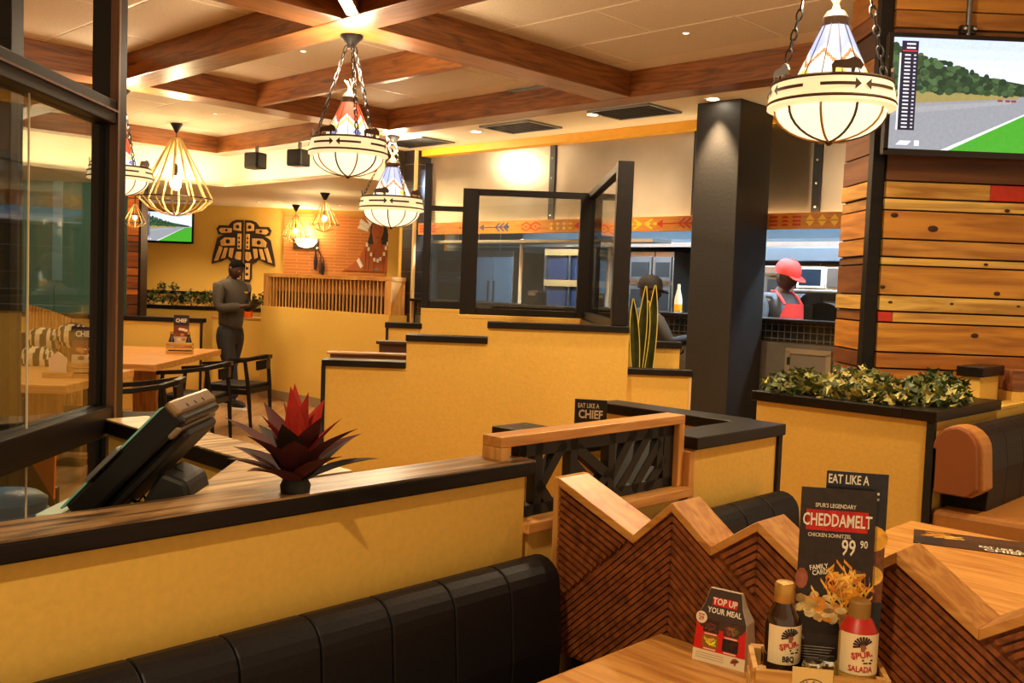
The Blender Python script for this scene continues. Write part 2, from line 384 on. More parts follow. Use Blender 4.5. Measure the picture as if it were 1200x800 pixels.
# motifs: x' = -alpha so that they read left to right from the dining side
KZ = 2.1325
MRED, MYEL, MBLK, MBLU = srgb(206,52,22), srgb(252,206,40), srgb(40,26,20), srgb(70,84,120)
def motif(kind, px, col, w=.30):
    r = (px-600)/FPX+.0157; al = (BK-.03)*(1-r)/(1+r); g = MB()
    def ln(x0, z0, x1, z1, t=.012):
        d = Vector((x1-x0, z1-z0)); nn = Vector((-d.y, d.x)).normalized()*t/2
        g.flat([(x0-nn.x, z0-nn.y), (x1-nn.x, z1-nn.y), (x1+nn.x, z1+nn.y), (x0+nn.x, z0+nn.y)], 0, col)
    def dm(x, z, a, b): g.flat([(x-a, z), (x, z-b), (x+a, z), (x, z+b)], 0, col)
    if kind == 'zig':
        for s in (-1, 1):
            xs = [-.13, -.065, 0, .065, .13]
            for i in range(4): ln(xs[i], s*(.012+.03*(i % 2)), xs[i+1], s*(.012+.03*((i+1) % 2)))
        for x in (-.065, 0, .065): dm(x, 0, .014, .012)
    elif kind == 'dots':
        for x in (-.12, -.04, .04, .12):
            for s in (-1, 1): dm(x, s*.021, .028, .017)
    elif kind == 'tri':
        for x in (-.15, -.05, .05, .15):
            for s in (-1, 1): g.flat([(x-.036, s*.005), (x+.036, s*.005), (x, s*.046)][::s], 0, col)
    elif kind == 'arrow':
        ln(-.2, 0, .18, 0, .012); g.flat([(-.24, 0), (-.17, -.035), (-.17, .035)], 0, col)
        for x in (.0, .06, .12):
            for s in (-1, 1): ln(x, 0, x+.06, s*.042, .016)
        dm(.17, 0, .03, .022)
    elif kind == 'bars':
        for x in (-.1, 0, .1):
            for z in (-.03, 0, .03): g.flat([(x-.035, z-.009), (x+.035, z-.009), (x+.035-.02*(x == 0), z+.009), (x-.035+.02*(x == 0), z+.009)], 0, col)
    elif kind == 'star':
        for s in (-1, 1):
            ln(s*.02, 0, s*.1, .042, .016); ln(s*.02, 0, s*.1, -.042, .016); dm(s*.13, 0, .03, .014); dm(s*.06, 0, .02, .018)
    o = tag(g.build('motif', PRINT, bd), kind='stuff'); o.rotation_euler = (0,0,-PI/2); o.location = (-.002, al, KZ)
for kd, px, c in (('bars',497,MRED),('star',545,MRED),('arrow',576,MBLU),('zig',617,MRED),('dots',652,MYEL),('arrow',690,MRED),('star',748,MYEL),('arrow',790,MRED),('bars',914,MRED),('tri',965,MYEL)): motif(kd, px, c)

# tiled pillar at the far end of the pass
pil = struct(ab_obj('wall_pillar', MB().box(6.905, 7.18, 8.265, 8.455, 0, 3.0), plain('grout', srgb(150,120,90), .7)))
DT = plain('dark_wall_tile', srgb(44,36,34), .3, noise=.2, scale=14)
for i in range(13):
    z0, z1 = .237*i+.004, min(2.995, .237*(i+1)-.002)
    MB().box(6.895, 6.905, 8.275, 8.45, z0, z1).build('tile', DT, pil)
    MB().box(6.925, 7.175, 8.255, 8.265, z0, z1).build('tile', DT, pil)
MB().box(6.89, 6.925, 8.25, 8.275, 0, 3.0).build('corner_trim', plain('cream_trim', srgb(226,190,130), .5), pil)
MB().box(6.89, 6.94, 8.455, 8.50, 0, 2.64).build('cream_edge', CREAM, pil)
# charcoal column with the downlight
c = ab_obj('wall_column', MB().box(6.35, 6.82, 3.87, 4.26, 0, 3.0), GREYCOL, bevel=.008); struct(c)

# ------------------------------------------------------------------ kitchen interior
WT = bricks('grey_kitchen_tile', srgb(84,92,98), srgb(76,84,90), srgb(150,156,160), 1, .45, .30, .008, .25, 'yz', off=0)
struct(ab_obj('wall_kitchen_back', MB().box(9.9, 10.0, 1.6, 11.05, 0, 2.75), WT))
struct(ab_obj('wall_kitchen_side', MB().box(7.15, 9.9, 1.5, 1.6, 0, 2.75), plain('kitchen_side_paint', srgb(160,165,168), .5)))
struct((lambda m_, mat: m_.build('wall_kitchen_end', mat))(MB().box(-.90, -.85, 11.12, 14.7, 0, 2.75), plain('kitchen_end_paint', srgb(70,76,80), .5)))
_k = [AB(7.12,1.6), AB(10,1.6), AB(10,11.0), Vector((-.80,14.6,0)), AB(7.25,8.40)]
struct(MB().slab([(v.x, v.y) for v in _k], 2.75, 2.8).build('ceiling_kitchen', WHITE))
TUBE = emit('cool_tube', (.62,.82,1), 125)
for i, al in enumerate((2.9, 4.3, 5.9, 7.4)):
    t = thing('ceiling_lamp', ('cool white tube lamp over the %s of the kitchen' % ['right corner','oven row','shelf rack','far end'][i]), 'kitchen lamp', AB(7.5, al, 2.70), R45, 'cool kitchen tube lamps')
    MB().box(-.08, .08, -.55, .55, .02, .05).build('housing', WHITE, t)
    for s in (-.04, .04): MB().tube([(s, -.53, 0), (s, .53, 0)], .016, 8).build('tube', TUBE, t)
def kbox(name, label, cat, px0, px1, z0, z1, be, dep, mat, **k):
    a = [be*(1-r)/(1+r) for r in ((px0-600)/FPX+.0157, (px1-600)/FPX+.0157)]
    t = thing(name, label, cat, AB(be, sum(a)/2, 0), R45); h = abs(a[0]-a[1])/2
    MB().box(0, dep, -h, h, z0, z1).build('body', mat, t, bevel=.008)
    return t, h
# extraction hood
hd = thing('extraction_hood', 'long pale steel extraction hood across the kitchen', 'hood', AB(8.55, 5.2), R45)
MB().prism([(0,2.03),(0,2.10),(.25,2.42),(1.2,2.42),(1.2,2.03)], -3.2, 3.0).build('canopy', plain('pale_steel', srgb(92,102,110), .35, metal=.5), hd)
MB().box(-.01, .0, -3.2, 3.0, 2.02, 2.07).build('front_lip', STEEL, hd)
for i, px in enumerate((497, 551, 607, 714)):
    r = (px-600)/FPX+.0157; al = 7.22*(1-r)/(1+r)
    one('shelf_post', MB().tube([(0,0,1.366),(0,0,2.03)], .018, 8), WHITE, 'slim bright steel post on the pass counter, number %s from the tiled pillar' % ['one','two','three','four'][i], 'post', 'steel posts of the kitchen pass').location = AB(7.22, al)
one('heat_shelf', MB().box(-.14, .14, -1.75, 1.3, 1.985, 2.015), STEEL, 'long steel heat shelf carried above the pass counter', 'shelf').location = (0,0,0)
o = bpy.data.objects['heat_shelf']; o.location = AB(7.22, 6.9); o.rotation_euler = (0,0,R45)
# shelf rack with dark blue panels
t, h = kbox('shelf_rack', 'steel kitchen rack with amber shelves and dark blue panels', 'rack', 636, 694, 0, 1.20, 8.5, .5, STEELD)
am = plain('amber_shelf', srgb(214,170,112), .35, metal=.4)
for z in (1.20, 1.56, 1.92): MB().box(-.02, .5, -h, h, z, z+.075).build('shelf', am, t)
for z in (1.28, 1.64):
    for s in (-1, 1):
        MB().box(.02, .04, s*h*.5-h*.45, s*h*.5+h*.45, z, z+.27).build('panel', plain('dark_blue_panel', srgb(38,48,72), .25), t)
for y in (-h, 0, h): MB().box(-.01, .03, y-.015, y+.015, 0, 2.0).build('upright', STEEL, t)
# ovens
for nm, p0, p1, lab in (('steel_oven', 735, 763, 'tall steel oven with dark glass door left of the column'), ('steel_cabinet', 764, 786, 'narrow steel cabinet with square window beside the tall oven'), ('refrigerator', 556, 598, 'broad pale steel refrigerator behind the pass'), ('warming_cabinet', 508, 545, 'dark steel warming cabinet at the far end of the kitchen')):
    t, h = kbox(nm, lab, 'kitchen unit', p0, p1, 0, 1.98, 8.7, .7, STEEL if nm != 'warming_cabinet' else STEELD)
    if nm == 'refrigerator':
        for s in (-1, 1): d = MB().box(-.03, 0, s*h*.5-h*.47, s*h*.5+h*.47, .1, 1.9).build('door', plain('blue_grey_door', srgb(120,138,158), .3, metal=.3), t); MB().bar((-.05, s*.05, 1.2), (-.05, s*.05, 1.6), .02).build('handle', CHROME, d)
    else:
        d = MB().box(-.03, 0, -h*.9, h*.9, 1.25, 1.62).build('door', STEELD, t); MB().box(-.035, -.03, -h*.72, h*.72, 1.32, 1.56).build('window', MATTE, d)
        d = MB().box(-.03, 0, -h*.9, h*.9, 1.66, 1.92).build('door', STEELD, t); MB().box(-.035, -.03, -h*.72, h*.72, 1.70, 1.86).build('window', MATTE, d)
        MB().bar((-.05, -h*.7, 1.635), (-.05, h*.7, 1.635), .018).build('handle', CHROME, t)
t = thing('ticket_printer', 'small dark printer box on the pass counter', 'printer', AB(7.12, 7.12*(1-.0393)/(1+.0393), 1.366), R45)
MB().box(-.07, .07, -.075, .075, 0, .13).build('body', PLASTIC, t, bevel=.01); MB().box(-.071, -.05, -.05, .05, .09, .12).build('paper_slot', STEEL, t); MB().box(-.05, .05, -.06, .06, .13, .14).build('lid', STEELD, t)
t = thing('sauce_bottle', 'tall bottle with yellow lower label on the pass counter by the column', 'bottle', AB(7.2, 7.2*(1-.187)/(1+.187), 1.366), 0)
MB().lathe([(.035,0),(.035,.12),(.015,.2),(.012,.25)], 14, close=True).build('bottle_body', WHITE, t, smooth=True); MB().lathe([(.037,.01),(.037,.07)], 14).build('label_band', YELLOW, t)
# right-hand kitchen window
t, h = kbox('steel_oven', 'tall steel oven behind the cook in the red cap', 'kitchen unit', 893, 929, 0, 1.83, 8.35, .6, STEEL)
d = MB().box(-.03, 0, -h*.85, h*.85, 1.42, 1.76).build('door', STEELD, t); MB().box(-.034, -.03, -h*.65, h*.65, 1.47, 1.70).build('window', MATTE, d); MB().bar((-.05,-h*.7,1.74),(-.05,h*.7,1.74),.016).build('handle', CHROME, t)
t, h = kbox('wall_shelf', 'steel shelf under the white microwave', 'shelf', 929, 992, 1.585, 1.615, 8.2, .55, STEEL)
t, h = kbox('microwave_oven', 'white microwave oven on the steel shelf behind the cook', 'microwave', 931, 986, 1.617, 1.83, 8.25, .4, WHITE)
d = MB().box(-.015, 0, -h*.25, h*.95, 1.63, 1.82).build('door', WHITE, t); MB().box(-.018, -.015, -h*.1, h*.85, 1.65, 1.80).build('window', plain('dark_oven_glass', srgb(30,42,54), .12), d)
MB().box(-.015, 0, -h*.92, -h*.35, 1.64, 1.81).build('control_panel', STEELD, t)
kbox('canopy_box', 'pale steel duct box above the microwave', 'duct', 893, 990, 1.87, 2.0, 8.2, .5, plain('pale_duct', srgb(110,124,136), .4, metal=.5))
t = thing('meat_slicer', 'black round topped machine on the counter beside the cook', 'machine', AB(7.2, 7.2*(1-.342)/(1+.342), 1.366), R45)
MB().prism([(.13*math.cos(PI*i/10), .07+.07*math.sin(PI*i/10)) for i in range(11)]+[(-.13,0),(.13,0)], -.07, .07).build('drum', PLASTIC, t); t.children[0].rotation_euler = (0,0,PI/2)
MB().box(-.08, .08, .075, .15, 0, .11).build('motor_box', MATTE, t)
t = thing('hatch_door', 'small grey cupboard hatch in the wall below the kitchen counter', 'hatch', AB(BK, BK*(1-.327)/(1+.327), .78), R45)
MB().box(-.02, 0, -.16, .16, 0, .32).build('leaf', plain('hatch_grey', srgb(120,112,102), .5), t)
f = MB()
for s in (-1, 1): f.box(-.03, 0, s*.17-.02, s*.17+.02, -.02, .34)
f.box(-.03, 0, -.19, .19, .32, .36); f.box(-.03, 0, -.19, .19, -.04, 0); f.build('frame', plain('hatch_frame', srgb(150,134,112), .5), t)
for z in (.06, .26): MB().box(-.036, -.02, .15, .17, z-.03, z+.03).build('hinge', MATTE, t)

# ================================================================== PARTITIONS AND BOOTHS
def sweep(outline, x0, x1):                         # outline in (y, z) pushed along x
    g = MB(); g.xf = Matrix.Rotation(-PI/2, 4, 'Z'); g.prism([(-y, z) for y, z in outline], x0, x1); return g
def half_wall(label, x0, x1, y0, y1, z, ab=True, cap=BLACKTOP, top=None, ov=.02, th=.04, trims=(), zb=0, mat=CREAM, name='partition_wall', group='low cream partition walls'):
    cx, cy = (x0+x1)/2, (y0+y1)/2
    t = thing(name, label, 'partition', AB(cx, cy) if ab else (cx, cy, 0), R45 if ab else 0, group)
    hx, hy = (x1-x0)/2, (y1-y0)/2
    MB().box(-hx, hx, -hy, hy, zb, z-th).build('wall_body', mat, t)
    c = MB().box(-hx-ov, hx+ov, -hy-ov, hy+ov, z-th, z).build('cap', cap, t, bevel=.004)
    if top: MB().box(-hx-ov+.004, hx+ov-.004, -hy-ov+.004, hy+ov-.004, z-.002, z+.004).build('cap_veneer', top, c)
    for sx, sy in trims:
        MB().box(sx*hx-.012-.008*sx*0, sx*hx+.012, sy*hy-.012, sy*hy+.012, zb, z-th).build('corner_trim', MATTE, t)
    return t
# front booth wall with ash cap
half_wall('long front partition with dark edged ash cap behind the black bench', 0.08, 1.80, 1.68, 1.775, 1.10, top=ASHD, ov=.022, th=.036, cap=BLACKWOOD)
# lattice screen on its low wall
half_wall('low cream wall carrying the black lattice screen', 1.83, 2.52, 1.69, 1.77, .94, cap=OAK, ov=.03, th=.03)
t = thing('lattice_screen', 'black cut out lattice screen in a wood frame between two booths', 'screen', AB(1.815, 1.73, .94), R45)
L = .71; Hh = .225
MB().box(-.09, L+.02, -.035, .035, Hh-.028, Hh).build('top_rail', OAK, t, bevel=.003)
MB().box(L-.01, L+.02, -.035, .035, 0, Hh-.028).build('stile', OAKZ, t, bevel=.003)
MB().box(-.09, -.06, -.035, .035, .162, Hh-.028).build('stile', OAKZ, t, bevel=.003)
def lbar(a, b, w=.035):
    MB().bar((a[0], 0, a[1]), (b[0], 0, b[1]), .03, w, up=(1,0,0) if abs(a[0]-b[0]) < 1e-4 else (0,0,1)).build('lattice_bar', MATTE, t)
ztop = Hh-.028
lbar((0, ztop-.014), (L-.01, ztop-.014), .045); lbar((0, .014), (L-.01, .014), .032); lbar((.012, 0), (.012, ztop), .028); lbar((L-.035, 0), (L-.035, ztop), .05)
for x0, z0, x1, z1 in ((.075,.0,.075,ztop),(.085,.07,.18,ztop-.01),(.075,.085,.14,.01),(.22,.0,.22,ztop),(.225,.12,.33,.03),(.235,.165,.38,.07),(.30,.01,.39,.09),(.39,.0,.39,ztop),(.39,.06,.50,ztop),(.43,.02,.58,ztop-.01),(.50,.01,.63,.15),(.56,0,.66,.09),(.63,.06,.63,ztop)):
    lbar((x0, z0), (x1, z1), .030)
# walls right of and behind the lattice
half_wall('cream partition end with black cap right of the lattice screen', 2.585, 3.11, 1.68, 1.79, 1.095, trims=((1,-1),))
one('wood_post', MB().box(-.010, .022, -.06, .06, 0, 1.05), OAKZ, 'short oak post between lattice screen and black capped wall', 'post', bevel=.004).location = AB(2.56, 1.735); bpy.data.objects['wood_post'].rotation_euler = (0,0,R45)
half_wall('black capped cross wall running back behind the lattice booth', 3.03, 3.13, 1.82, 2.42, 1.095)
half_wall('short black capped wall behind the left end of the lattice', 2.20, 2.32, 1.85, 2.17, 1.095)
# back-left walls behind the till
half_wall('low wall with pale ash cap running back to the glass partition', 1.235, 1.35, 1.83, 2.88, 1.098, cap=BLACKWOOD, top=ASH, ov=.012, th=.04)
t = thing('corner_shelf', 'triangular pale ash corner ledge behind the dark red plant', 'shelf', AB(1.1, 1.85), R45)
pl = [(.93-1.1, 1.805-1.85), (1.215-1.1, 2.10-1.85), (1.215-1.1, 1.805-1.85)]
MB().slab(pl, 1.056, 1.094).build('board', BLACKWOOD, t); MB().slab(pl, 1.094, 1.099).build('board_veneer', ASH, t)
MB().slab([(x*.8+.02, y*.8+.006) for x, y in pl], 0, 1.056).build('support', CREAM, t)

# zigzag divider
BZ = 1.87; AZ = 1.615
zz = [(0,1.06),(.244,.962),(.35,1.06),(.459,.98),(.573,1.06),(.73,.958),(.875,1.06),(1.035,.952),(1.20,1.06),(1.30,1.0)]
t = thing('zigzag_divider', 'brown ribbed wooden booth divider with a mountain shaped top edge', 'divider', AB(BZ, AZ), R45)
sweep([(-s, z-.02) for s, z in zz]+[(-1.30, .60), (0, .60)], .004, .096).build('core_panel', REDWOOD, t)
for (s0, z0), (s1, z1) in zip(zz[:-1], zz[1:]):
    sweep([(-s0, z0), (-s1, z1), (-s1, z1-.022), (-s0, z0-.022)], -.012, .106).build('cap_board', OAKY, t, bevel=.002)
MB().box(-.012, .106, 0, .014, .60, 1.06).build('end_board', OAKZ, t)
def zline(s0, z0, k): return lambda s: z0+k*(s-s0)
def ztop_at(s):
    for (a, b), (c, d) in zip(zz[:-1], zz[1:]):
        if a <= s <= c: return b+(d-b)*(s-a)/(c-a)
    return .9
rib = MB(); GAP = .0185
def family(f, s0, s1, lo, n=22):
    for k in range(1, n):
        run = None; pts = []
        for i in range(61):
            s = s0+(s1-s0)*i/60; z = f(s)-k*GAP
            if z > .61 and z < ztop_at(s)-.03 and z >= lo(s)-.002: pts.append((s, z))
        if len(pts) > 2:
            a, b = pts[0], pts[-1]
            rib.bar((-.002, -a[0], a[1]), (-.002, -b[0], b[1]), .010, .0105)
NO = lambda s: 0
r1 = zline(.244, .962, .92); f1 = zline(.35, 1.06, -.73)
family(zline(0, 1.06, -.40), 0, .244, r1); family(r1, 0, .35, NO); family(f1, .35, .80, NO)
family(zline(.459, .98, .70), .40, .573, f1); family(zline(.573, 1.06, -.67), .573, .80, f1)
family(zline(.73, .958, .70), .73, .875, zline(.875, 1.06, -.67)); family(zline(.875, 1.06, -.67), .80, 1.30, NO)
family(zline(1.035, .952, .65), 1.0, 1.2, zline(.875, 1.06, -.67))
tag(rib.build('ribs', REDWOOD, t), kind='stuff')
one('divider_base', MB().box(-.03, .03, -.68, .58, 0, .60), MATTE, 'black plinth under the zigzag divider', 'plinth').location = AB(1.93, 1.0); bpy.data.objects['divider_base'].rotation_euler = (0,0,R45)

# benches
def bench(label, be0, be1, al, depth_sign, ztop=.88, seat=.46, w=.168, skin=LEATHER, end=None, seat_d=.42, bt=.13):
    """leather bench whose back stands at al and faces the lower al side"""
    n = max(1, round((be1-be0)/w)); w = (be1-be0)/n
    t = thing('booth_bench', label, 'bench', AB(be0, al), R45)
    prof = []
    zb, r = seat-.02, bt/2
    prof = [(0, zb), (0, ztop-r)] + [(-r+r*math.cos(a), ztop-r+r*math.sin(a)) for a in [PI*i/10 for i in range(1, 10)]] + [(-bt, ztop-r), (-bt-.012, (ztop+seat)/2), (-bt, zb)]
    g = sweep(prof, .0012, w-.0012).mesh('back_panel', skin)
    for i in range(n): o = link('back_panel', g, t, bevel=.004); o.location = (w*i, 0, 0)
    sp = [(0, .12), (0, seat), (-seat_d+.05, seat+.01), (-seat_d, seat-.03), (-seat_d, .30), (-seat_d+.04, .12)]
    sweep(sp, 0, be1-be0).build('seat_cushion', skin, t, bevel=.015)
    MB().box(0.02, be1-be0-.02, -seat_d+.06, -.01, 0, .12).build('plinth', MATTE, t)
    if end:
        for x0, x1 in ((-.03, .0),): sweep(prof, x0, x1).build('end_pad', end, t, bevel=.008)
    return t
bench('black leather bench along the front partition at lower left', 0.02, 1.78, 1.655, 1)
bench('black leather bench behind the zigzag divider with rounded back end', 2.0, 3.02, 1.665, 1, end=None)

# tables
def booth_table(label, be0, be1, al0, al1, z=.75):
    cx, cy = (be0+be1)/2, (al0+al1)/2; hx, hy = (be1-be0)/2, (al1-al0)/2
    t = thing('booth_table', label, 'table', AB(cx, cy), R45, 'oak booth tables')
    MB().box(-hx, hx, -hy, hy, z-.035, z).build('table_top', OAKY, t, bevel=.004)
    e = MB()
    for s in (-1, 1): e.box(-hx-.008, hx+.008, s*hy-.008, s*hy+.008, z-.04, z-.004); e.box(s*hx-.008, s*hx+.008, -hy, hy, z-.04, z-.004)
    e.build('edge_band', OAK, t)
    MB().tube([(0,0,.03),(0,0,z-.035)], .04, 12).build('pedestal', BLACK, t, smooth=True)
    MB().box(-.25, .25, -.25, .25, 0, .03).build('foot_plate', BLACK, t, bevel=.008)
    return t
booth_table('oak table in the lower right foreground holding the sauce caddy', .62, 1.85, .52, 1.27)
booth_table('oak table behind the zigzag divider with a printed mat', 2.02, 3.52, .60, 1.35)

# planter box on the right
PX0, PX1, PY0, PY1 = 4.04, 4.80, 1.49, 2.30
t = thing('planter_box', 'cream planter box with black rim in front of the plank wall', 'planter', AB((PX0+PX1)/2, (PY0+PY1)/2), R45)
hx, hy = (PX1-PX0)/2, (PY1-PY0)/2
MB().box(-hx, hx, -hy, hy, 0, 1.055).build('wall_body', CREAM, t)
for s in (-1, 1):
    MB().box(-hx-.02, hx+.02, s*(hy-.05)-.07, s*(hy-.05)+.07, 1.055, 1.10).build('rim_board', BLACKTOP, t, bevel=.004)
    MB().box(s*(hx-.05)-.07, s*(hx-.05)+.07, -hy+.12, hy-.12, 1.055, 1.099).build('rim_board', BLACKTOP, t, bevel=.004)
MB().box(-hx+.1, hx-.1, -hy+.1, hy-.1, 1.056, 1.075).build('soil', plain('dark_soil', srgb(40,30,22), .95, noise=.4, scale=60, bmp=.5), t)
MB().box(-hx-.012, -hx+.012, -hy-.012, -hy+.02, 0, 1.055).build('corner_trim', MATTE, t)
# banquette wall and banquette at right
half_wall('cream wall behind the right hand leather banquette', 4.83, 5.38, 1.50, 1.59, 1.06, cap=CREAM, th=.02, ov=0)
half_wall('square cream pier with thick black cap beside the planter', 5.0, 5.27, 1.63, 1.72, 1.235, th=.05, cap=BLACKTOP)
half_wall('long wood fronted ledge right of the black capped pier', 2.62, 3.4, 4.83, 4.96, 1.215, ab=False, ov=0, cap=wood('brown_ledge', srgb(150,92,52), srgb(96,56,32), 'x', .5), th=.11)
b = bench('black and tan leather banquette at the right edge', 4.16, 5.45, 1.475, 1, ztop=1.04, seat=.69, w=.22, skin=LEATHER, bt=.17, seat_d=.5)
prof = [(.0, .765), (0, .95)]+[(-.085+.1*math.cos(a), .95+.1*math.sin(a)) for a in [PI*i/10 for i in range(0, 11)]]+[(-.195, .80), (-.15, .765)]
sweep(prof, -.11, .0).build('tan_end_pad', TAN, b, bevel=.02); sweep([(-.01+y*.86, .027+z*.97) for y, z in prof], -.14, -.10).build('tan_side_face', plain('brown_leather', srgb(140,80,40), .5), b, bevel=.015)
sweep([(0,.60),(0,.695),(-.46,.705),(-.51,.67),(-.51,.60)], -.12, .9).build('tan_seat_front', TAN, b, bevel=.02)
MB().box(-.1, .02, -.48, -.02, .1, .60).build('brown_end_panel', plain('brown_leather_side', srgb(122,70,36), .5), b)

# ------------------------------------------------------------------ stepped wall island with glass frames
t = thing('stepped_wall', 'tall cream wall with three black capped steps in the middle of the room', 'partition', (-.1, 5.41, 0))
def sec(x0, x1, z, ov0=.0, ov1=0.):
    MB().box(x0+.1-ov0, x1+.1+ov1, -.075, .075, z-.036, z).build('cap', BLACKTOP, t, bevel=.003)
MB().prism([(-.855,0),(.835,0),(.835,1.309),(.05,1.309),(.05,1.22),(-.40,1.22),(-.40,1.066),(-.855,1.066)], -.06, .06).build('wall_body', CREAM, t)
sec(-.955, -.502, 1.102, .012); sec(-.50, -.052, 1.256, .006); sec(-.05, .735, 1.345, .006)
MB().box(-.955+.1-.014, -.955+.1+.010, -.066, .066, 0, 1.066).build('corner_trim', MATTE, t)
half_wall('cream side wall under the near glass pane', .64, .735, 5.49, 7.20, 1.32, ab=False, th=.03)
half_wall('cream wall under the middle glass pane', -.30, .735, 7.22, 7.34, 1.32, ab=False, th=.03, ov=.0, cap=CREAM)
half_wall('cream wall under the far glass pane', -.70, -.24, 8.75, 8.87, 1.315, ab=False, th=.03, ov=0, cap=CREAM)
half_wall('small cream wall with black cap beside the tiled pillar', -1.0, -.705, 8.76, 8.86, 1.175, ab=False, th=.05, trims=((-1,-1),))
half_wall('low oak capped seat back behind the lowest step', -1.0, -.45, 5.8, 5.88, 1.112, ab=False, cap=ASHD, th=.012, mat=plain('brown_back', srgb(110,72,40), .5))
half_wall('dark brown seat end behind the second step', -.78, -.55, 6.4, 6.5, 1.15, ab=False, cap=plain('dark_brown', srgb(74,44,26), .5), th=.02, mat=plain('dark_brown_side', srgb(84,52,30), .5))
def frame(label, posts, rails, panes, group='black framed glass screens'):
    p0 = posts[0]; t = thing('glass_screen', label, 'glass screen', ((p0[0]+p0[1])/2, (p0[2]+p0[3])/2, p0[4]), 0, group); o = t.location.copy()
    def bx(b): return MB().box(b[0]-o.x, b[1]-o.x, b[2]-o.y, b[3]-o.y, b[4]-o.z, b[5]-o.z)
    for b in posts: bx(b).build('post', FRAME, t, bevel=.004)
    for b in rails: bx(b).build('rail', FRAME, t, bevel=.003)
    for b in panes: bx(b).build('pane', GLASS, t)
    return t
frame('black framed glass screen with a side pane standing on the stepped wall', [(-.29,-.17,7.24,7.32,1.32,2.26), (.59,.70,7.24,7.32,1.32,2.26), (.635,.725,5.36,5.44,1.347,2.26)],
      [(-.17,.59,7.25,7.31,2.215,2.26), (-.17,.59,7.25,7.31,1.32,1.37), (.645,.705,5.44,7.24,2.215,2.26), (.645,.705,5.44,7.24,1.32,1.37)],
      [(-.17,.59,7.277,7.283,1.37,2.215), (.672,.678,5.44,7.24,1.37,2.215)])
frame('narrow black framed glass pane behind the main screen', [(-.70,-.635,8.77,8.85,1.315,2.62)], [(-.635,-.24,8.78,8.84,2.20,2.245), (-.635,-.24,8.78,8.84,1.315,1.38)], [(-.635,-.24,8.807,8.813,1.38,2.20)])
# low planter with the snake plant
t = thing('planter_box', 'low black rimmed cream planter right of the stepped wall', 'planter', (.925, 5.65, 0))
MB().box(-.185, .18, -.25, -.19, 0, 1.075).build('front_wall', CREAM, t); MB().box(-.185, .185, -.265, -.175, 1.075, 1.11).build('front_cap', BLACKTOP, t, bevel=.003)
MB().box(-.185, .20, .24, .30, 0, 1.20).build('back_wall', CREAM, t); MB().box(-.185, .21, .225, .315, 1.20, 1.24).build('back_cap', BLACKTOP, t, bevel=.003)
MB().box(.165, .18, -.255, .24, 0, 1.07).build('side_trim', plain('pale_trim', srgb(220,190,140), .5), t)
MB().box(-.185, .165, -.19, .24, .95, 1.0).build('soil', plain('brown_soil', srgb(60,42,26), .95, noise=.3, scale=50, bmp=.4), t)

# ------------------------------------------------------------------ cream block with slatted screen
t = thing('slatted_screen_wall', 'cream block with a slatted oak screen on top in front of the brick wall', 'partition', AB(6.77, 9.63), R45)
MB().box(-.13, .13, -1.30, 1.32, .12, 1.17).build('wall_body', CREAM, t)
MB().box(-.14, .14, -1.30, 1.33, 0, .12).build('base_skirting', plain('grey_skirting', srgb(150,128,96), .6), t)
MB().box(-.10, .10, -1.30, 1.32, 1.545, 1.59).build('screen_rail', OAKY, t, bevel=.003)
for y in (-1.29, 1.22): MB().box(-.10, .10, y, y+.1, 1.17, 1.545).build('screen_post', OAKZ, t, bevel=.003)
MB().box(.02, .05, -1.19, 1.22, 1.17, 1.37).build('black_board', MATTE, t); MB().box(.02, .05, -1.19, 1.22, 1.37, 1.545).build('brown_board', plain('brown_board', srgb(150,96,54), .6), t)
sl = MB().box(-.08, -.066, -.007, .007, 1.17, 1.545).mesh('slat', OAKZ)
for i in range(34): link('slat', sl, t).location = (0, -1.16+2.35*i/33, 0)

# ------------------------------------------------------------------ plank wall on the right with the big television
YW = 5.0
wr = struct(MB().box(1.935, 5.2, YW+.03, YW+.44, 0, 3.2).build('wall_right', plain('black_backing', srgb(24,17,14), .7)))
PSIDE = wood('plank_side', (1,1,1), (.5,.4,.34), 'y', .5, tint=True, scale=.6)
zof = lambda py: Yp(1027, py, YW).z
YL = lambda c: (c[0], min(255, c[1]*1.13), c[2]*1.05)
rows = [(-75,-40,(150,88,40)),(-38,9,(186,112,48)),(11,30,(178,106,46)),(32,62,(120,66,34)),(64,100,(170,100,46)),(102,140,(150,84,40)),(142,178,(112,62,34)),(180,210,(112,60,32)),(212,230,(224,158,82)),(232,244,(236,178,104)),(246,278,(204,126,52)),
        (280,299,(206,134,66)),(301,309,(230,166,90)),(311,344,(210,134,58)),(346,363,(232,172,96)),(365,376,(222,152,74)),(378,411,(214,134,52)),(413,430,(190,108,46)),(432,466,(204,120,54)),(468,500,(190,110,50)),(502,560,(180,104,48))]
xof = lambda px, py: Yp(px, py, YW).x
for i, (y0, y1, c) in enumerate(rows):
    c = YL(c); z1, z0 = min(zof(y0), 3.19), zof(y1)
    if z1-z0 < .01: continue
    d = .012+.010*((i*7) % 3)/2; col = srgb(*c)
    segs = [(1.985, 4.9, col)]
    if y0 == 212: xr = xof(1160, 225); segs = [(1.985, xr, col), (xr+.003, xr+.36, None), (xr+.363, 4.9, col)]
    if y0 == 365: xr = xof(1046, 370); segs = [(1.985, xr, None), (xr+.003, 4.9, col)]
    for x0, x1, cc in segs:
        o = MB().box(x0, x1, YW+.03-d-.012, YW+.031, z0, z1).build('plank', PLANK if cc else REDP, wr, bevel=.002, color=cc)
    cs = srgb(*[min(255, v*f) for v, f in zip(c, random.choice(((.9,.85,.78),(.72,.62,.56),(.98,.94,.88),(.6,.5,.46))))])
    MB().box(1.922-d+.006, 1.936, YW+.055, YW+.43, z0, z1).build('plank', PSIDE, wr, bevel=.002, color=cs)
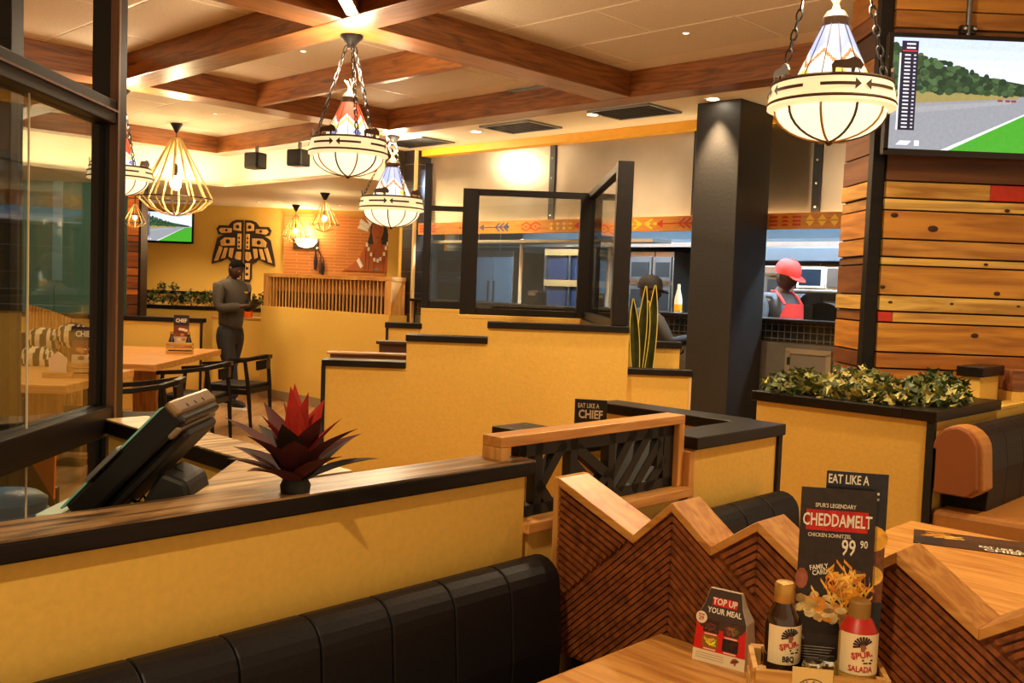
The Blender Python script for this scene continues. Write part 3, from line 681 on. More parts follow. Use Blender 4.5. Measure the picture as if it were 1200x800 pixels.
MB().box(1.905, 1.965, YW-.01, YW+.05, 0, 3.19).build('corner_strip', BLACKWOOD, wr)
KN = plain('dark_knot', srgb(58,28,12), .6)
for px, py, r in ((1048,252,.016),(1093,268,.022),(1043,354,.012),(1115,356,.010),(1193,359,.010),(1142,393,.016),(1168,344,.014),(1034,336,.012),(1180,247,.012),(1155,310,.010)):
    q = Yp(px, py, YW)
    g = MB(); g.xf = Matrix.Translation((q.x, YW-.0035, q.z)) @ Matrix.Rotation(PI/2, 4, 'X'); g.lathe([(1e-4, .003), (r, 0)], 14, sx=1.25, sy=.75); g.build('knot', KN, wr)

def tv(label, loc, rz, W, H, scenery, mount=True):
    t = thing('television', label, 'television', loc, rz)
    MB().box(-W/2, W/2, 0, .05, 0, H).build('case', PLASTIC, t, bevel=.006)
    b = MB(); bz = .018
    b.box(-W/2-.004, W/2+.004, -.006, .012, H-bz, H+.004); b.box(-W/2-.004, W/2+.004, -.006, .012, -.004, bz*1.5)
    for s in (-1, 1): b.box(s*(W/2-bz/2)-bz/2-.002, s*(W/2-bz/2)+bz/2+.002, -.006, .012, bz, H-bz)
    b.build('bezel', plain('gloss_bezel', srgb(20,16,16), .15), t)
    g = MB(); x0, x1, z0, z1 = -W/2+bz, W/2-bz, bz*1.5, H-bz
    X = lambda u: x0+(x1-x0)*u; Zz = lambda v: z0+(z1-z0)*v
    for i in range(8): g.rect(x0, x1, Zz(.30+i*.0875), Zz(.30+(i+1)*.0875), -.0012, (.95-.05*i, 1.0-.045*i, 1.0))
    scenery(g, X, Zz)
    g.build('screen', SCREEN, t, fix=False)
    return t
c_ = lambda r: r.random()*.8
def race(g, X, Z, rnd=random.Random(3)):
    y = -.0016
    g.flat([(X(0),Z(0)),(X(1),Z(0)),(X(1),Z(.53)),(X(0),Z(.53))], y, (.30,.31,.34))                 # asphalt
    g.flat([(X(0),Z(.30)),(X(.62),Z(.44)),(X(.62),Z(.47)),(X(0),Z(.36))], y-.0002, (.36,.36,.38))
    g.flat([(X(0),Z(.40)),(X(.66),Z(.49)),(X(.66),Z(.52)),(X(0),Z(.53))], y-.0003, (.34,.27,.09))   # dry verge
    for i in range(320):                                                                              # tree line falling to the right
        u = rnd.random()*.80; top = .95-.52*u**.9; v = .52+(top-.52)*rnd.random()
        c = rnd.random()**1.6; g.disc(X(u), Z(v), (X(1)-X(0))*.022*(1-.4*u)*(.6+c_(rnd)), (Z(1)-Z(0))*.030*(1-.4*u)*(.6+c_(rnd)), y-.0004-.000002*i, (.012+.07*c, .035+.12*c, .018+.04*c), 9)
    g.flat([(X(0),Z(.52)),(X(.95),Z(.51)),(X(.95),Z(.55)),(X(.3),Z(.72)),(X(0),Z(.9))], y-.0003, (.015,.04,.02))
    g.flat([(X(.30),Z(0)),(X(1.0),Z(0)),(X(1.0),Z(.50)),(X(.83),Z(.47))], y-.0015, (.06,.36,.025))  # grass
    g.flat([(X(.27),Z(0)),(X(.31),Z(0)),(X(.84),Z(.47)),(X(.83),Z(.47))], y-.0016, (.8,.82,.8))     # white line
    for u in (.55, .59, .62): g.rect(X(u), X(u+.025), Z(.455), Z(.475), y-.0017, (.25,.05,.06))     # cars
    g.rect(X(.045), X(.13), Z(.17), Z(.97), y-.0018, (.015,.012,.03))                               # timing tower
    g.rect(X(.05), X(.125), Z(.875), Z(.885), y-.0019, (.75,.04,.05))
    for i in range(20):
        v = .19+.034*i; g.rect(X(.062), X(.092), Z(v), Z(v+.014), y-.0020, (.75,.75,.8)); g.rect(X(.108), X(.12), Z(v), Z(v+.014), y-.0020, (.6,.6,.7))
    for i in range(2): g.rect(X(.07), X(.115), Z(.90+.035*i), Z(.915+.035*i), y-.0020, (.85,.85,.85))
    g.rect(X(.035), X(.044), Z(.17), Z(.86), y-.0018, (.75,.8,.85))
    g.flat([(X(.04),Z(.035)),(X(.10),Z(.035)),(X(.12),Z(.075)),(X(.06),Z(.075))], y-.0019, (.8,.8,.85)); g.rect(X(.135), X(.16), Z(.03), Z(.08), y-.0019, (.8,.8,.85))
q = Yp(1038, 176, 4.86)
W, H = 1.02, .595
tv('large television showing a motor race on the plank wall', (q.x+W/2-.012, 4.86, Yp(1040, 180, 4.86).z), 0, W, H, race)
pp = Yp(1137, 20, 4.93)
t = thing('tv_bracket', 'steel pipe bracket above the large television', 'bracket', (pp.x, 4.945, 2.88))
MB().tube([(0,0,0),(0,0,.31)], .014, 10).build('pipe', STEELD, t, smooth=True)
for s in (-1, 1): MB().ball((s*.025, -.02, .05), .012, n=8, k=6).build('bolt', STEEL, t)
MB().box(-.04, .04, -.012, .02, .03, .07).build('clamp', BLACK, t)

# ================================================================== LAMPS
LAMPPAINT = attr('lit_painted_shade', .5, glow=.75)
LAMPRING = emit('lit_cream_ring', (1,.76,.40), .42, (.8,.66,.42))
BRONZE = plain('dark_bronze', srgb(70,48,30), .5)
def chain_mesh(a, b, link_len=.05, r=.0042):
    a = Vector(a); b = Vector(b); n = max(2, int((b-a).length/(link_len*.78))); g = MB(); d = (b-a).normalized(); s0 = d.orthogonal().normalized(); s1 = d.cross(s0)
    for i in range(n):
        c = a+(b-a)*((i+.5)/n); sd = s0 if i % 2 else s1
        pts = [c+d*(link_len/2*math.cos(t))+sd*(link_len*.22*math.sin(t)) for t in [2*PI*j/8 for j in range(9)]]
        g.tube(pts, r, 4, cap=False)
    return g
def tipi_lamp(label, x, y, zring, R, ztop, top_col, mount=True, rot=0.):
    k = R/.238
    t = thing('pendant_lamp', label, 'pendant lamp', (x, y, zring), rot, 'tipi shaped pendant lamps')
    # painted tipi shade
    g = MB(); nA, nZ = 96, 52; z0, z1, r0, r1 = .045*k, .27*k, .150*k, .048*k
    def colr(u, v):                                      # u around, v up
        tri = abs(((u*6) % 1)-.5)*2
        if v > .54+.26*((1-tri)-.5): return top_col
        if v > .44+.26*((1-tri)-.5): return (1,.93,.76)
        if v > .36+.26*((1-tri)-.5): return (1,.62,.06) if top_col[0] > .5 else (.85,.20,.04)
        if ((((u*6+.5) % 1)-.5)/.17)**2+((v-.15)/.075)**2 < 1: return (.9,.62,.08) if top_col[0] < .5 else (.20,.22,.42)
        return (1,.90,.70)
    for i in range(nA):
        for j in range(nZ):
            P = lambda ii, jj: (lambda a, f: ((r0+(r1-r0)*f)*math.cos(a), (r0+(r1-r0)*f)*math.sin(a), z0+(z1-z0)*f))(2*PI*ii/nA, jj/nZ)
            g.col = colr((i+.5)/nA, (j+.5)/nZ); g._add([P(i,j), P(i+1,j), P(i+1,j+1), P(i,j+1)], [(0,1,2,3)])
    sh = g.build('shade', LAMPPAINT, t, fix=False)
    MB().lathe([(.050*k,.268*k),(.050*k,.30*k),(.035*k,.325*k),(.02*k,.33*k)], 18).build('shade_collar', BRONZE, sh)
    for i in range(12):
        a = 2*PI*i/12+.1; MB().bar((.151*k*math.cos(a), .151*k*math.sin(a), .046*k), (.049*k*math.cos(a), .049*k*math.sin(a), .272*k), .003*k).build('shade_seam', BRONZE, sh)
    for i in range(5):
        a = 2*PI*i/5; MB().bar((.03*k*math.cos(a), .03*k*math.sin(a), .31*k), (-.035*k*math.cos(a+.4), -.035*k*math.sin(a+.4), .40*k), .007*k).build('tent_pole', plain('tent_pole_wood', srgb(210,180,130), .6) if i == 0 and 'tent_pole_wood' not in bpy.data.materials else bpy.data.materials['tent_pole_wood'], sh)
    # ring with arrows and bison
    rg = MB().lathe([(.155*k,.05*k),(.222*k,.045*k),(.232*k,.0),(.238*k,-.045*k),(.20*k,-.055*k)], 48).build('ring', LAMPRING, t, smooth=True)
    for r, z in ((.224,.046),(.236,-.03)): MB().lathe([(r*k,(z-.006)*k),((r+.004)*k,z*k),(r*k,(z+.006)*k)], 48).build('ring_edge', BRONZE, rg, smooth=True)
    for i in range(8):
        a = PI*i/4+.2; s = 1 if i % 2 else -1; ar = MB()
        def cp(u, v): return (.2355*k*math.cos(a+u)+.002*math.cos(a+u), .2355*k*math.sin(a+u)+.002*math.sin(a+u), v*k)
        n = 6; L = .26
        for q_ in range(n): u0, u1 = -L+2*L*q_/n, -L+2*L*(q_+1)/n; ar._add([cp(u0,.003), cp(u1,.003), cp(u1,.015), cp(u0,.015)], [(0,1,2,3)])
        ar._add([cp(s*L,-.012), cp(s*(L+.10),.009), cp(s*L,.030)], [(0,1,2)]); ar.build('arrow', BRONZE, rg)
    bis = [(-.05,0),(-.042,0),(-.04,.02),(-.01,.018),(.015,.018),(.017,0),(.025,0),(.03,.022),(.05,.015),(.058,.03),(.045,.05),(.025,.06),(0,.05),(-.045,.045),(-.055,.03)]
    for i in range(5):
        a = 2*PI*i/5+.5; b = MB(); b.xf = Matrix.Rotation(a, 4, 'Z') @ Matrix.Translation((.215*k, 0, .048*k)) @ Matrix.Rotation(PI/2, 4, 'Z'); b.prism([(x*k, z*k) for x, z in bis], -.004, .004); b.build('bison_figure', BRONZE, rg)
    # glass bowl
    prof = [(.205*k*math.cos(PI/2*i/8), -.05*k-.115*k*math.sin(PI/2*i/8)) for i in range(9)]; prof[-1] = (.004, prof[-1][1])
    bw = MB().lathe(prof, 40).build('glass_bowl', LAMPGLASS, t, smooth=True)
    for i in range(10):
        a = PI*i/5+.1; MB().tube([((r+.002)*math.cos(a), (r+.002)*math.sin(a), z-.001) for r, z in prof], .005*k, 5).build('bowl_rib', BRONZE if i % 2 else plain('brass_rib', srgb(196,150,80), .4), bw)
    MB().ball((0,0,-.168*k), .014*k, n=10, k=6).build('finial', BRONZE, bw, smooth=True)
    l = bpy.data.lights.new('added_uplight', 'POINT'); l.energy = 30*k; l.color = (1,.78,.50); l.shadow_soft_size = .10
    lo = bpy.data.objects.new('added_uplight', l); COL.objects.link(lo); lo.parent = t; lo.location = (0,0,.43*k)  # point light added above the closed shade to brighten the ceiling
    # chains and ceiling rose
    zt = ztop-zring
    for i in range(3):
        a = 2*PI*i/3+.9
        chain_mesh((.21*k*math.cos(a), .21*k*math.sin(a), .05*k), (.03*math.cos(a), .03*math.sin(a), zt-.06)).build('chain', BLACK, t, smooth=True)
    MB().lathe([(.07,zt),(.068,zt-.012),(.03,zt-.05),(.024,zt-.075)], 20, close=True).build('ceiling_rose', BLACK, t, smooth=True)
    return t
RED_, BLUE_ = (.95,.07,.01), (.40,.46,.85)
q = Zp(412, 42, 3.0); tipi_lamp('red topped tipi pendant lamp hanging from the beam crossing', q.x, q.y, 2.335, .238, 3.0, RED_)
q = Yp(974, 115, 3.73); tipi_lamp('blue topped tipi pendant lamp hanging in front of the television', q.x, q.y, q.z, .238, 3.19, BLUE_, rot=.35)
q = Zp(462, 160, 3.0); tipi_lamp('blue tipi pendant lamp hanging left of the steel panels', q.x, q.y-.05, Yp(458, 240, q.y).z, .325, 3.0, BLUE_, rot=.2)
q = Zp(142, 105, 3.0); tipi_lamp('red topped tipi pendant lamp half hidden by the black post', q.x, q.y, 2.33, .25, 3.0, RED_, rot=.5)
WIRE = plain('pale_wire_rib', srgb(214,184,120), .4, metal=.2)
def cage_lamp(label, x, y, ztop, zring, R, nr=14):
    t = thing('pendant_lamp', label, 'pendant lamp', (x, y, zring), 0, 'wire cage pendant lamps')
    for i in range(nr):
        a = 2*PI*i/nr; pr = [(.10, 1.62), (.16, 1.58), (1.0, .03), (1.0, -.02), (.72, -.28), (.38, -.42), (.12, -.48)]
        pts = [(r*R*math.cos(a), r*R*math.sin(a), z*R) for r, z in pr]
        g = MB()
        for p0, p1 in zip(pts[:-1], pts[1:]): g.bar(p0, p1, .05*R, .024*R)
        g.build('rib', WIRE, t)
    MB().tube([(1.01*R*math.cos(2*PI*i/36), 1.01*R*math.sin(2*PI*i/36), 0) for i in range(37)], .018*R, 6).build('hoop', BLACK, t, smooth=True)
    MB().lathe([(1e-4,1.66*R),(.12*R,1.64*R),(.12*R,1.58*R)], 16).build('top_cap', WIRE, t, smooth=True)
    MB().tube([(0,0,.62*R),(0,0,ztop-zring-.08)], .006, 6).build('cord', BLACK, t)
    MB().lathe([(.045*R,.95*R),(.06*R,.80*R),(.05*R,.62*R)], 12, close=True).build('socket', BLACK, t, smooth=True)
    MB().ball((0,0,.40*R), .15*R, sz=1.2).build('bulb', BULB, t, smooth=True)
    zc = ztop-zring
    MB().lathe([(.065,zc),(.062,zc-.01),(.012,zc-.10)], 18, close=True).build('ceiling_cone', BLACK, t, smooth=True)
q = Zp(207, 145, 3.19); cage_lamp('large pale wire cage lamp hanging left of centre', q.x, q.y, 3.19, Yp(205, 232, q.y).z, .40)
q = Zp(381, 226, 2.64); cage_lamp('small wire cage lamp in front of the brick wall, right of two', q.x, q.y, 2.64, Yp(380, 263, q.y).z, .19)
q = Zp(347, 240, 2.64); cage_lamp('small wire cage lamp near the cream corner, left of two', q.x, q.y, 2.64, Yp(347, 277, q.y).z, .20)
q = Yp(158, 262, 11.7); cage_lamp('small wire cage lamp beside the far plank post', q.x, q.y, 2.64, q.z+.02, .13, 10)

# ================================================================== LEFT GLASS PARTITION
XG = -1.21
zt0, zt1 = Xp(129, 121, XG).z, Xp(125, 147, XG).z
zb0, zb1 = Xp(110, 477, XG).z, Xp(107, 512, XG).z
yp = Xp(126, 300, XG).y
t = thing('glass_partition', 'tall black framed glass partition at the left edge', 'glass partition', (XG, yp, 0))
MB().box(-.04, .04, -.035, .035, 0, 3.19).build('post', FRAME, t, bevel=.004)
MB().box(.02, .045, -.045, -.03, 0, 3.19).build('post_bead', wood('brown_bead', srgb(112,76,50), srgb(84,54,36), 'z', .4), t)
MB().box(-.35, -.27, -.06, .02, 0, 3.19).build('post', FRAME, t, bevel=.004)
for z0, z1 in ((zt1, zt0), (zb1, zb0), (.05, .12)):
    MB().box(-.035, .04, -2.6, -.035, z0, z1).build('rail', FRAME, t, bevel=.004)
MB().box(.04, .046, -2.6, -.04, zt1+.035, zt0-.03).build('rail_bead', bpy.data.materials['brown_bead'], t)
MB().box(-.004, .004, -2.6, -.035, zb0, zt1).build('pane', GLASSD, t); MB().box(-.004, .004, -2.6, -.035, .12, zb1).build('pane', GLASSD, t)
yj = Xp(29, 300, XG).y-yp
MB().box(.006, .010, yj-.002, yj+.002, .12, zt1).build('glass_edge', plain('pale_glass_edge', srgb(220,210,180), .3), t)

# ================================================================== TILL, PLANTS ON THE FRONT WALL
# till counter hidden behind the front wall
t = thing('till_counter', 'low cream counter carrying the till behind the front partition', 'counter', AB(.52, 1.93), R45)
MB().box(-.09, .40, -.13, .10, 0, .90).build('body', CREAM, t); MB().box(-.10, .41, -.14, .11, .90, .93).build('worktop', ASHD, t)
# touch screen till, seen from its side: the screen looks up to the left
YT = 1.88
c0 = Yp(80, 598, YT); c1 = Yp(201, 477, YT); ax = c1-c0; Lm = ax.length; ax.normalize()
side = Vector((0,1,0)); nrm = Vector((-ax.z, 0, ax.x))
t = thing('till_screen', 'black touch screen till leaning on its stand, seen from the side', 'till', (c0.x+c1.x)/2*Vector((1,0,0))+Vector((0,YT,.93)))
B = Matrix.Translation((c0+c1)/2-t.location) @ Matrix(((ax.x, 0, nrm.x, 0), (0, 1, 0, 0), (ax.z, 0, nrm.z, 0), (0,0,0,1)))
def tb(*b): g = MB(); g.xf = B; g.box(*b); return g
tb(-Lm/2, Lm/2, 0, .24, -.040, .012).build('case', PLASTIC, t, bevel=.008)
tb(-Lm/2+.03, Lm/2-.02, .02, .22, -.062, -.040).build('back_bulge', MATTE, t, bevel=.012)
tb(Lm/2-.012, Lm/2+.006, -.002, .242, -.022, .013).build('top_edge', plain('silver_plastic', srgb(140,116,84), .3, metal=.8), t, bevel=.006)
tb(Lm/2-.05, Lm/2-.018, .0, .24, -.045, -.030).build('grey_back', plain('grey_plastic', srgb(120,104,84), .4), t, bevel=.006)
tb(-Lm/2-.01, Lm/2-.02, .005, .235, .012, .016).build('touch_glass', plain('screen_teal', srgb(110,170,165), .12), t)
_a, _b = Yp(38, 606, 1.87)-t.location, Yp(84, 586, 1.87)-t.location
MB().slab([(_a.x, 0), (_b.x, 0), (_b.x+.03, .20), (_a.x, .20)], _a.z-.004, _a.z+.004).build('keyboard_tray', plain('pale_teal', srgb(190,214,204), .4), t, bevel=.003)
tb(-.075, .015, -.010, .02, .010, .020).build('card_reader', STEELD, t, bevel=.002)
for u in (.06, .11, .16): tb(Lm/2-.006, Lm/2+.0068, u, u+.006, -.014, -.006).build('vent_slot', MATTE, t)
g = MB(); g.prism([(-.075,0),(.095,0),(.085,.07),(.05,.20),(-.005,.22),(-.055,.12)], .05, .19); o = g.build('stand', MATTE, t, bevel=.01)
o.location = (Yp(192, 590, 1.95).x-t.location.x, 0, 0)
for i, pts in enumerate(([(205,548),(218,556),(224,566),(222,578),(212,584)], [(128,592),(150,585),(170,590),(190,586)], [(120,596),(140,590),(165,594),(182,590)], [(150,580),(160,590),(168,580),(175,592)])):
    one('till_cable', MB().tube([Yp(px, py, 1.99) for px, py in pts], .0035, 6), MATTE, 'black cable %s' % ['looping beside the till stand', 'lying across the counter under the till', 'trailing lowest under the till', 'coiled tight under the till'][i], 'cable', 'black till cables', smooth=True)
# bromeliad
def leaf_mesh(L, W, bend, cup=.3, n=7):               # grows along +x and droops
    vs = []; fs = []
    for i in range(n+1):
        u = i/n; f = bend*u; wv = W*(.6+.4*math.sin(PI*u*.9))*(1-u**2.5)+.0004
        c = Vector((L*math.sin(f)/bend, 0, -L*(1-math.cos(f))/bend)); nn = Vector((math.sin(f), 0, math.cos(f)))
        vs += [c+Vector((0,-wv,0))+nn*cup*wv, c, c+Vector((0,wv,0))+nn*cup*wv]
    for i in range(n):
        a = i*3; fs += [(a, a+1, a+4, a+3), (a+1, a+2, a+5, a+4)]
    g = MB(); g._add(vs, fs); return g
bp = Zp(346, 578, 1.10)
t = thing('bromeliad_plant', 'dark red spiky bromeliad standing on the front partition', 'plant', (bp.x, bp.y, 1.103))
DR = plain('dark_red_leaf', srgb(80,26,28), .75, noise=.35, scale=25); RR = plain('red_leaf', srgb(170,34,20), .7, noise=.25, scale=20); GD = plain('green_dark_leaf', srgb(46,30,24), .75, noise=.4, scale=20)
MB().lathe([(.03,0),(.032,.015),(.025,.03)], 16, close=True).build('pot', MATTE, t, smooth=True)
rnd = random.Random(5)
for ring_, (n, L, el, W, b) in enumerate(((7,.185,.62,.036,.45),(7,.19,.86,.038,.42),(7,.17,1.12,.036,.30),(5,.170,1.38,.027,.10))):
    for i in range(n):
        me = leaf_mesh(L*rnd.uniform(.88,1.08), W, b)
        o = me.build('leaf', RR if ring_ == 3 or (ring_ == 2 and i % 3 == 0) else (DR if rnd.random() < .7 else GD), t, smooth=True, fix=False)
        o.rotation_euler = Euler((0, -el+rnd.uniform(-.1,.1), 2*PI*(i+.5*ring_)/n+rnd.uniform(-.15,.15)), 'XYZ'); o.location = (0,0,.012+.012*ring_)
# snake plant
sp = Vector((.86, 5.62, .99))
t = thing('snake_plant', 'snake plant with yellow edged upright leaves in the low planter', 'plant', sp)
SG = plain('dark_green_leaf', srgb(58,62,30), .4, noise=.4, scale=18); SY = plain('yellow_leaf_edge', srgb(232,206,80), .45)
for i, (pxt, pyt, pxb, pyb, W) in enumerate(((742,350,746,427,.024),(757,335,748,428,.022),(760,352,750,427,.024),(768,334,760,428,.026))):
    y = 5.60+.03*i; a, b = Yp(pxb, pyb, y)-sp, Yp(pxt, pyt, y)-sp; a.z = min(a.z, .03)
    g = MB(); e = MB(); n = 8; vs = []; ve = []
    for k in range(n+1):
        u = k/n; c = a.lerp(b, u); ww = W*(.35+.75*math.sin(PI*(.12+.66*u)))*(1-u**5)+.0005
        vs += [(c.x-ww, c.y-.004, c.z), (c.x, c.y+.010, c.z), (c.x+ww, c.y-.004, c.z)]
        ve += [(c.x-ww-.005, c.y-.005, c.z), (c.x-ww, c.y-.0045, c.z), (c.x+ww, c.y-.0045, c.z), (c.x+ww+.005, c.y-.005, c.z)]
    g._add(vs, [f for k in range(n) for f in ((k*3,k*3+1,k*3+4,k*3+3),(k*3+1,k*3+2,k*3+5,k*3+4))])
    e._add(ve, [f for k in range(n) for f in ((k*4,k*4+1,k*4+5,k*4+4),(k*4+2,k*4+3,k*4+7,k*4+6))])
    o = g.build('leaf', SG, t, smooth=True, fix=False); e.build('leaf_margin', SY, o, fix=False)
# ivy in the right planter and other leafy plants
LEAFS = [plain('ivy_dark', srgb(58,72,28), .5, noise=.3, scale=40), plain('ivy_mid', srgb(104,112,46), .5, noise=.3, scale=40), plain('ivy_pale', srgb(186,176,104), .5, noise=.25, scale=40)]
def leafy(name, label, loc, rx, ry, h, n, size, seed, pale=.25, group=None, rz=0):
    rnd = random.Random(seed); t = thing(name, label, 'plant', loc, rz, group); gs = [MB(), MB(), MB()]; st = MB()
    for i in range(n):
        a = rnd.random()*2*PI; r = math.sqrt(rnd.random()); x, y = rx*r*math.cos(a), ry*r*math.sin(a); z = h*(1-.55*r*r)*(.25+.75*rnd.random())
        k = 2 if rnd.random() < pale else rnd.choice((0, 0, 1)); s = size*rnd.uniform(.7, 1.25)
        M = Matrix.Translation((x, y, z)) @ Euler((rnd.uniform(-1.1,1.1), rnd.uniform(-1.1,1.1), rnd.random()*6.28)).to_matrix().to_4x4()
        g = gs[k]; g.xf = M
        g._add([(-s*.1,0,0),(s*.28,-s*.5,.1*s),(s*.45,-s*.16,0),(s*.95,0,-.1*s),(s*.45,s*.16,0),(s*.28,s*.5,.1*s),(s*.3,0,-.06*s)], [(0,1,6),(1,2,6),(2,3,6),(3,4,6),(4,5,6),(5,0,6)])
        if i % 6 == 0: st.tube([(x*.3, y*.3, 0), (x*.7, y*.7, z*.7), (x, y, z)], .0022, 4)
    for g, m_, nm in zip(gs, LEAFS, ('dark_leaves', 'green_leaves', 'pale_leaves')):
        if g.v: tag(g.build(nm, m_, t, fix=False), kind='stuff')
    st.build('stems', LEAFS[0], t)
    return t
cs = [(-.24,.28,.13,'at the far left end'),(-.20,.08,.15,'second from the left end'),(-.22,-.12,.12,'in the middle with pale leaves'),(-.10,-.26,.13,'right of the middle'),(.08,-.22,.12,'near the right rim'),(.24,-.16,.16,'at the right end by the pier'),(.1,.1,.14,'at the back against the planks')]
for i, (x, y, h, w_) in enumerate(cs):
    p = AB(4.42+x, 1.895+y, 1.075); leafy('ivy_plant', 'leafy ivy clump in the black rimmed planter, '+w_, p, .16, .16, h, 260, .05, 20+i, pale=(.5 if i == 2 or i == 1 else .2), group='ivy clumps in the right planter')

# ================================================================== THINGS ON THE TABLES
CRATE = wood('crate_wood', srgb(216,168,88), srgb(168,116,54), 'x', .6)
def face(p, extra=0): return math.atan2(-p.x, p.y)+extra
cp = Yp(958, 760, 1.74); cp.z = .75
CR = face(cp, .16)
def crate_pt(x, y, z=0):
    c, s = math.cos(CR), math.sin(CR); return Vector((cp.x+c*x-s*y, cp.y+s*x+c*y, cp.z+z))
t = thing('condiment_crate', 'slatted wooden condiment crate on the foreground table', 'crate', cp, CR)
CW, CD, CH = .115, .062, .125
MB().box(-CW, CW, -CD, CD, .002, .012).build('bottom', CRATE, t)
for z in (.015, .055, .095):
    for s in (-1, 1):
        MB().box(-CW, CW, s*CD-.005, s*CD+.005, z, z+.030).build('slat', CRATE, t, bevel=.001)
        MB().box(s*CW-.005, s*CW+.005, -CD+.006, CD-.006, z, z+.030).build('slat', CRATE, t, bevel=.001)
for sx in (-1, 1):
    for sy in (-1, 1): MB().box(sx*(CW-.012)-.007, sx*(CW-.012)+.007, sy*(CD-.012)-.007, sy*(CD-.012)+.007, .012, CH).build('corner_post', CRATE, t)
tg = MB().box(-.052, .018, -CD-.009, -CD-.0055, .045, .138).build('tag_board', plain('pale_tag', srgb(232,200,128), .6), t)
g = MB(); cx, cz = -.017, .09
for i in range(28):
    a0, a1 = 2*PI*i/28, 2*PI*(i+1)/28
    for r0, r1 in ((.0285,.030),(.0185,.0195)): g.flat([(cx+r0*math.cos(a0),cz+r0*math.sin(a0)),(cx+r1*math.cos(a0),cz+r1*math.sin(a0)),(cx+r1*math.cos(a1),cz+r1*math.sin(a1)),(cx+r0*math.cos(a1),cz+r0*math.sin(a1))], -CD-.0095, srgb(26,20,16))
def chief(g, cx, cz, s, y, ink, ink2):                    # feathered head emblem
    for i in range(9):
        a = math.radians(35+i*19); u = Vector((math.cos(a), math.sin(a))); n = Vector((-u.y, u.x))*.12
        p0, p1 = u*.30, u*.98
        g.flat([(cx+s*(p0.x-n.x*.5), cz+s*(p0.y-n.y*.5)), (cx+s*(p1.x-n.x), cz+s*(p1.y-n.y)), (cx+s*p1.x*1.06, cz+s*p1.y*1.06), (cx+s*(p1.x+n.x), cz+s*(p1.y+n.y)), (cx+s*(p0.x+n.x*.5), cz+s*(p0.y+n.y*.5))], y, ink)
    g.flat([(cx+s*x, cz+s*z) for x, z in ((-.22,-.5),(.10,-.55),(.20,-.25),(.34,-.12),(.24,0),(.26,.28),(-.05,.38),(-.3,.2))], y-.0001, ink2)
    g.rect(cx-.3*s, cx+.27*s, cz+.16*s, cz+.27*s, y-.0002, ink)
chief(g, cx, cz-.002, .017, -CD-.0095, srgb(26,20,16), srgb(120,86,50)); g.build('stamp_print', PRINT, tg, fix=False)
for i, ch in enumerate('TASTE & LOVE'):
    a = math.radians(165-i*13.5); text(ch, .0075, cx+.024*math.cos(a), cz+.024*math.sin(a), -CD-.0096, INKK, tg, rot=a-PI/2)

def wrap_print(R, z0, z1, a0, a1, col, n=8, rr=None):
    g = MB(); g.col = col
    for i in range(n):
        b0, b1 = a0+(a1-a0)*i/n, a0+(a1-a0)*(i+1)/n
        g._add([(R*math.cos(b0), R*math.sin(b0), z0), (R*math.cos(b1), R*math.sin(b1), z0), (R*math.cos(b1), R*math.sin(b1), z1), (R*math.cos(b0), R*math.sin(b0), z1)], [(0,1,2,3)])
    return g
def curl(me, R):                                           # bend a flat x-z print round a bottle
    for v in me.vertices:
        a = -PI/2+v.co.x/R; d = -v.co.y; v.co = ((R+d)*math.cos(a), (R+d)*math.sin(a), v.co.z)
def sauce(label, p, rz, prof, body, cap_prof, capm, lab0, lab1, R, word, inkw, accent, up=.0):
    t = thing('sauce_bottle', label, 'bottle', p, rz, 'sauce bottles in the crate')
    MB().lathe(prof, 24, close=True).build('bottle_body', body, t, smooth=True)
    MB().lathe(cap_prof, 20, close=True).build('cap', capm, t, smooth=True)
    lb = wrap_print(R+.0008, lab0, lab1, -PI/2-1.15, -PI/2+1.15, srgb(240,222,180), 12).build('label', PRINT, t, fix=False)
    g = MB(); h = lab1-lab0; zl = lambda v: lab0+h*v
    chief(g, .003, zl(.72), h*.24, -.0006, srgb(40,26,34), srgb(150,90,60))
    g.flat([(-.018, zl(.44)), (.020, zl(.53)), (.022, zl(.48)), (-.012, zl(.37))], -.0008, srgb(170,30,34))
    g.rect(.002, .022, zl(.36), zl(.40), -.0006, srgb(40,26,34)); g.rect(.004, .020, zl(.29), zl(.33), -.0006, srgb(40,26,34))
    o = g.build('emblem', PRINT, lb, fix=False); curl(o.data, R+.001)
    x = text(word, .0145, 0, zl(.15), -.0006, inkw, lb, off=.03, sx=.8); curl(x.data, R+.001)
    x = text('SPUR', .015, .0, zl(.50), -.0011, INKR, lb, off=.03, rot=.2); curl(x.data, R+.0012)
    return t
AMBER = plain('dark_sauce', srgb(52,30,18), .12, coat=.6); CREAMS = plain('salad_cream', srgb(222,176,84), .25, coat=.3); GOLD = plain('gold_cap', srgb(196,150,70), .35, metal=.5)
sauce('dark barbecue sauce bottle with gold cap in the crate', crate_pt(-.062, .018, .013), CR+.25, [(.031,0),(.033,.01),(.033,.172),(.028,.192),(.017,.212),(.015,.224)], AMBER,
      [(.017,.215),(.0185,.22),(.0185,.248),(.016,.252),(1e-4,.253)], GOLD, .106, .178, .0338, 'BBQ', INKK, None)
sb = sauce('salad dressing bottle with red neck and green cap in the crate', crate_pt(.068, -.012, .013), CR, [(.031,0),(.034,.015),(.034,.12),(.034,.17),(.033,.182),(.023,.204),(.017,.21)], CREAMS,
      [(.019,.206),(.0195,.210),(.0195,.236),(.016,.240),(1e-4,.241)], plain('olive_cap', srgb(150,112,52), .5), .112, .186, .0350, 'SALADA', INKR, None)
MB().lathe([(.0340,.184),(.0245,.203),(.0185,.210)], 24).build('red_neck', plain('red_sleeve', srgb(186,36,28), .4), sb, smooth=True)
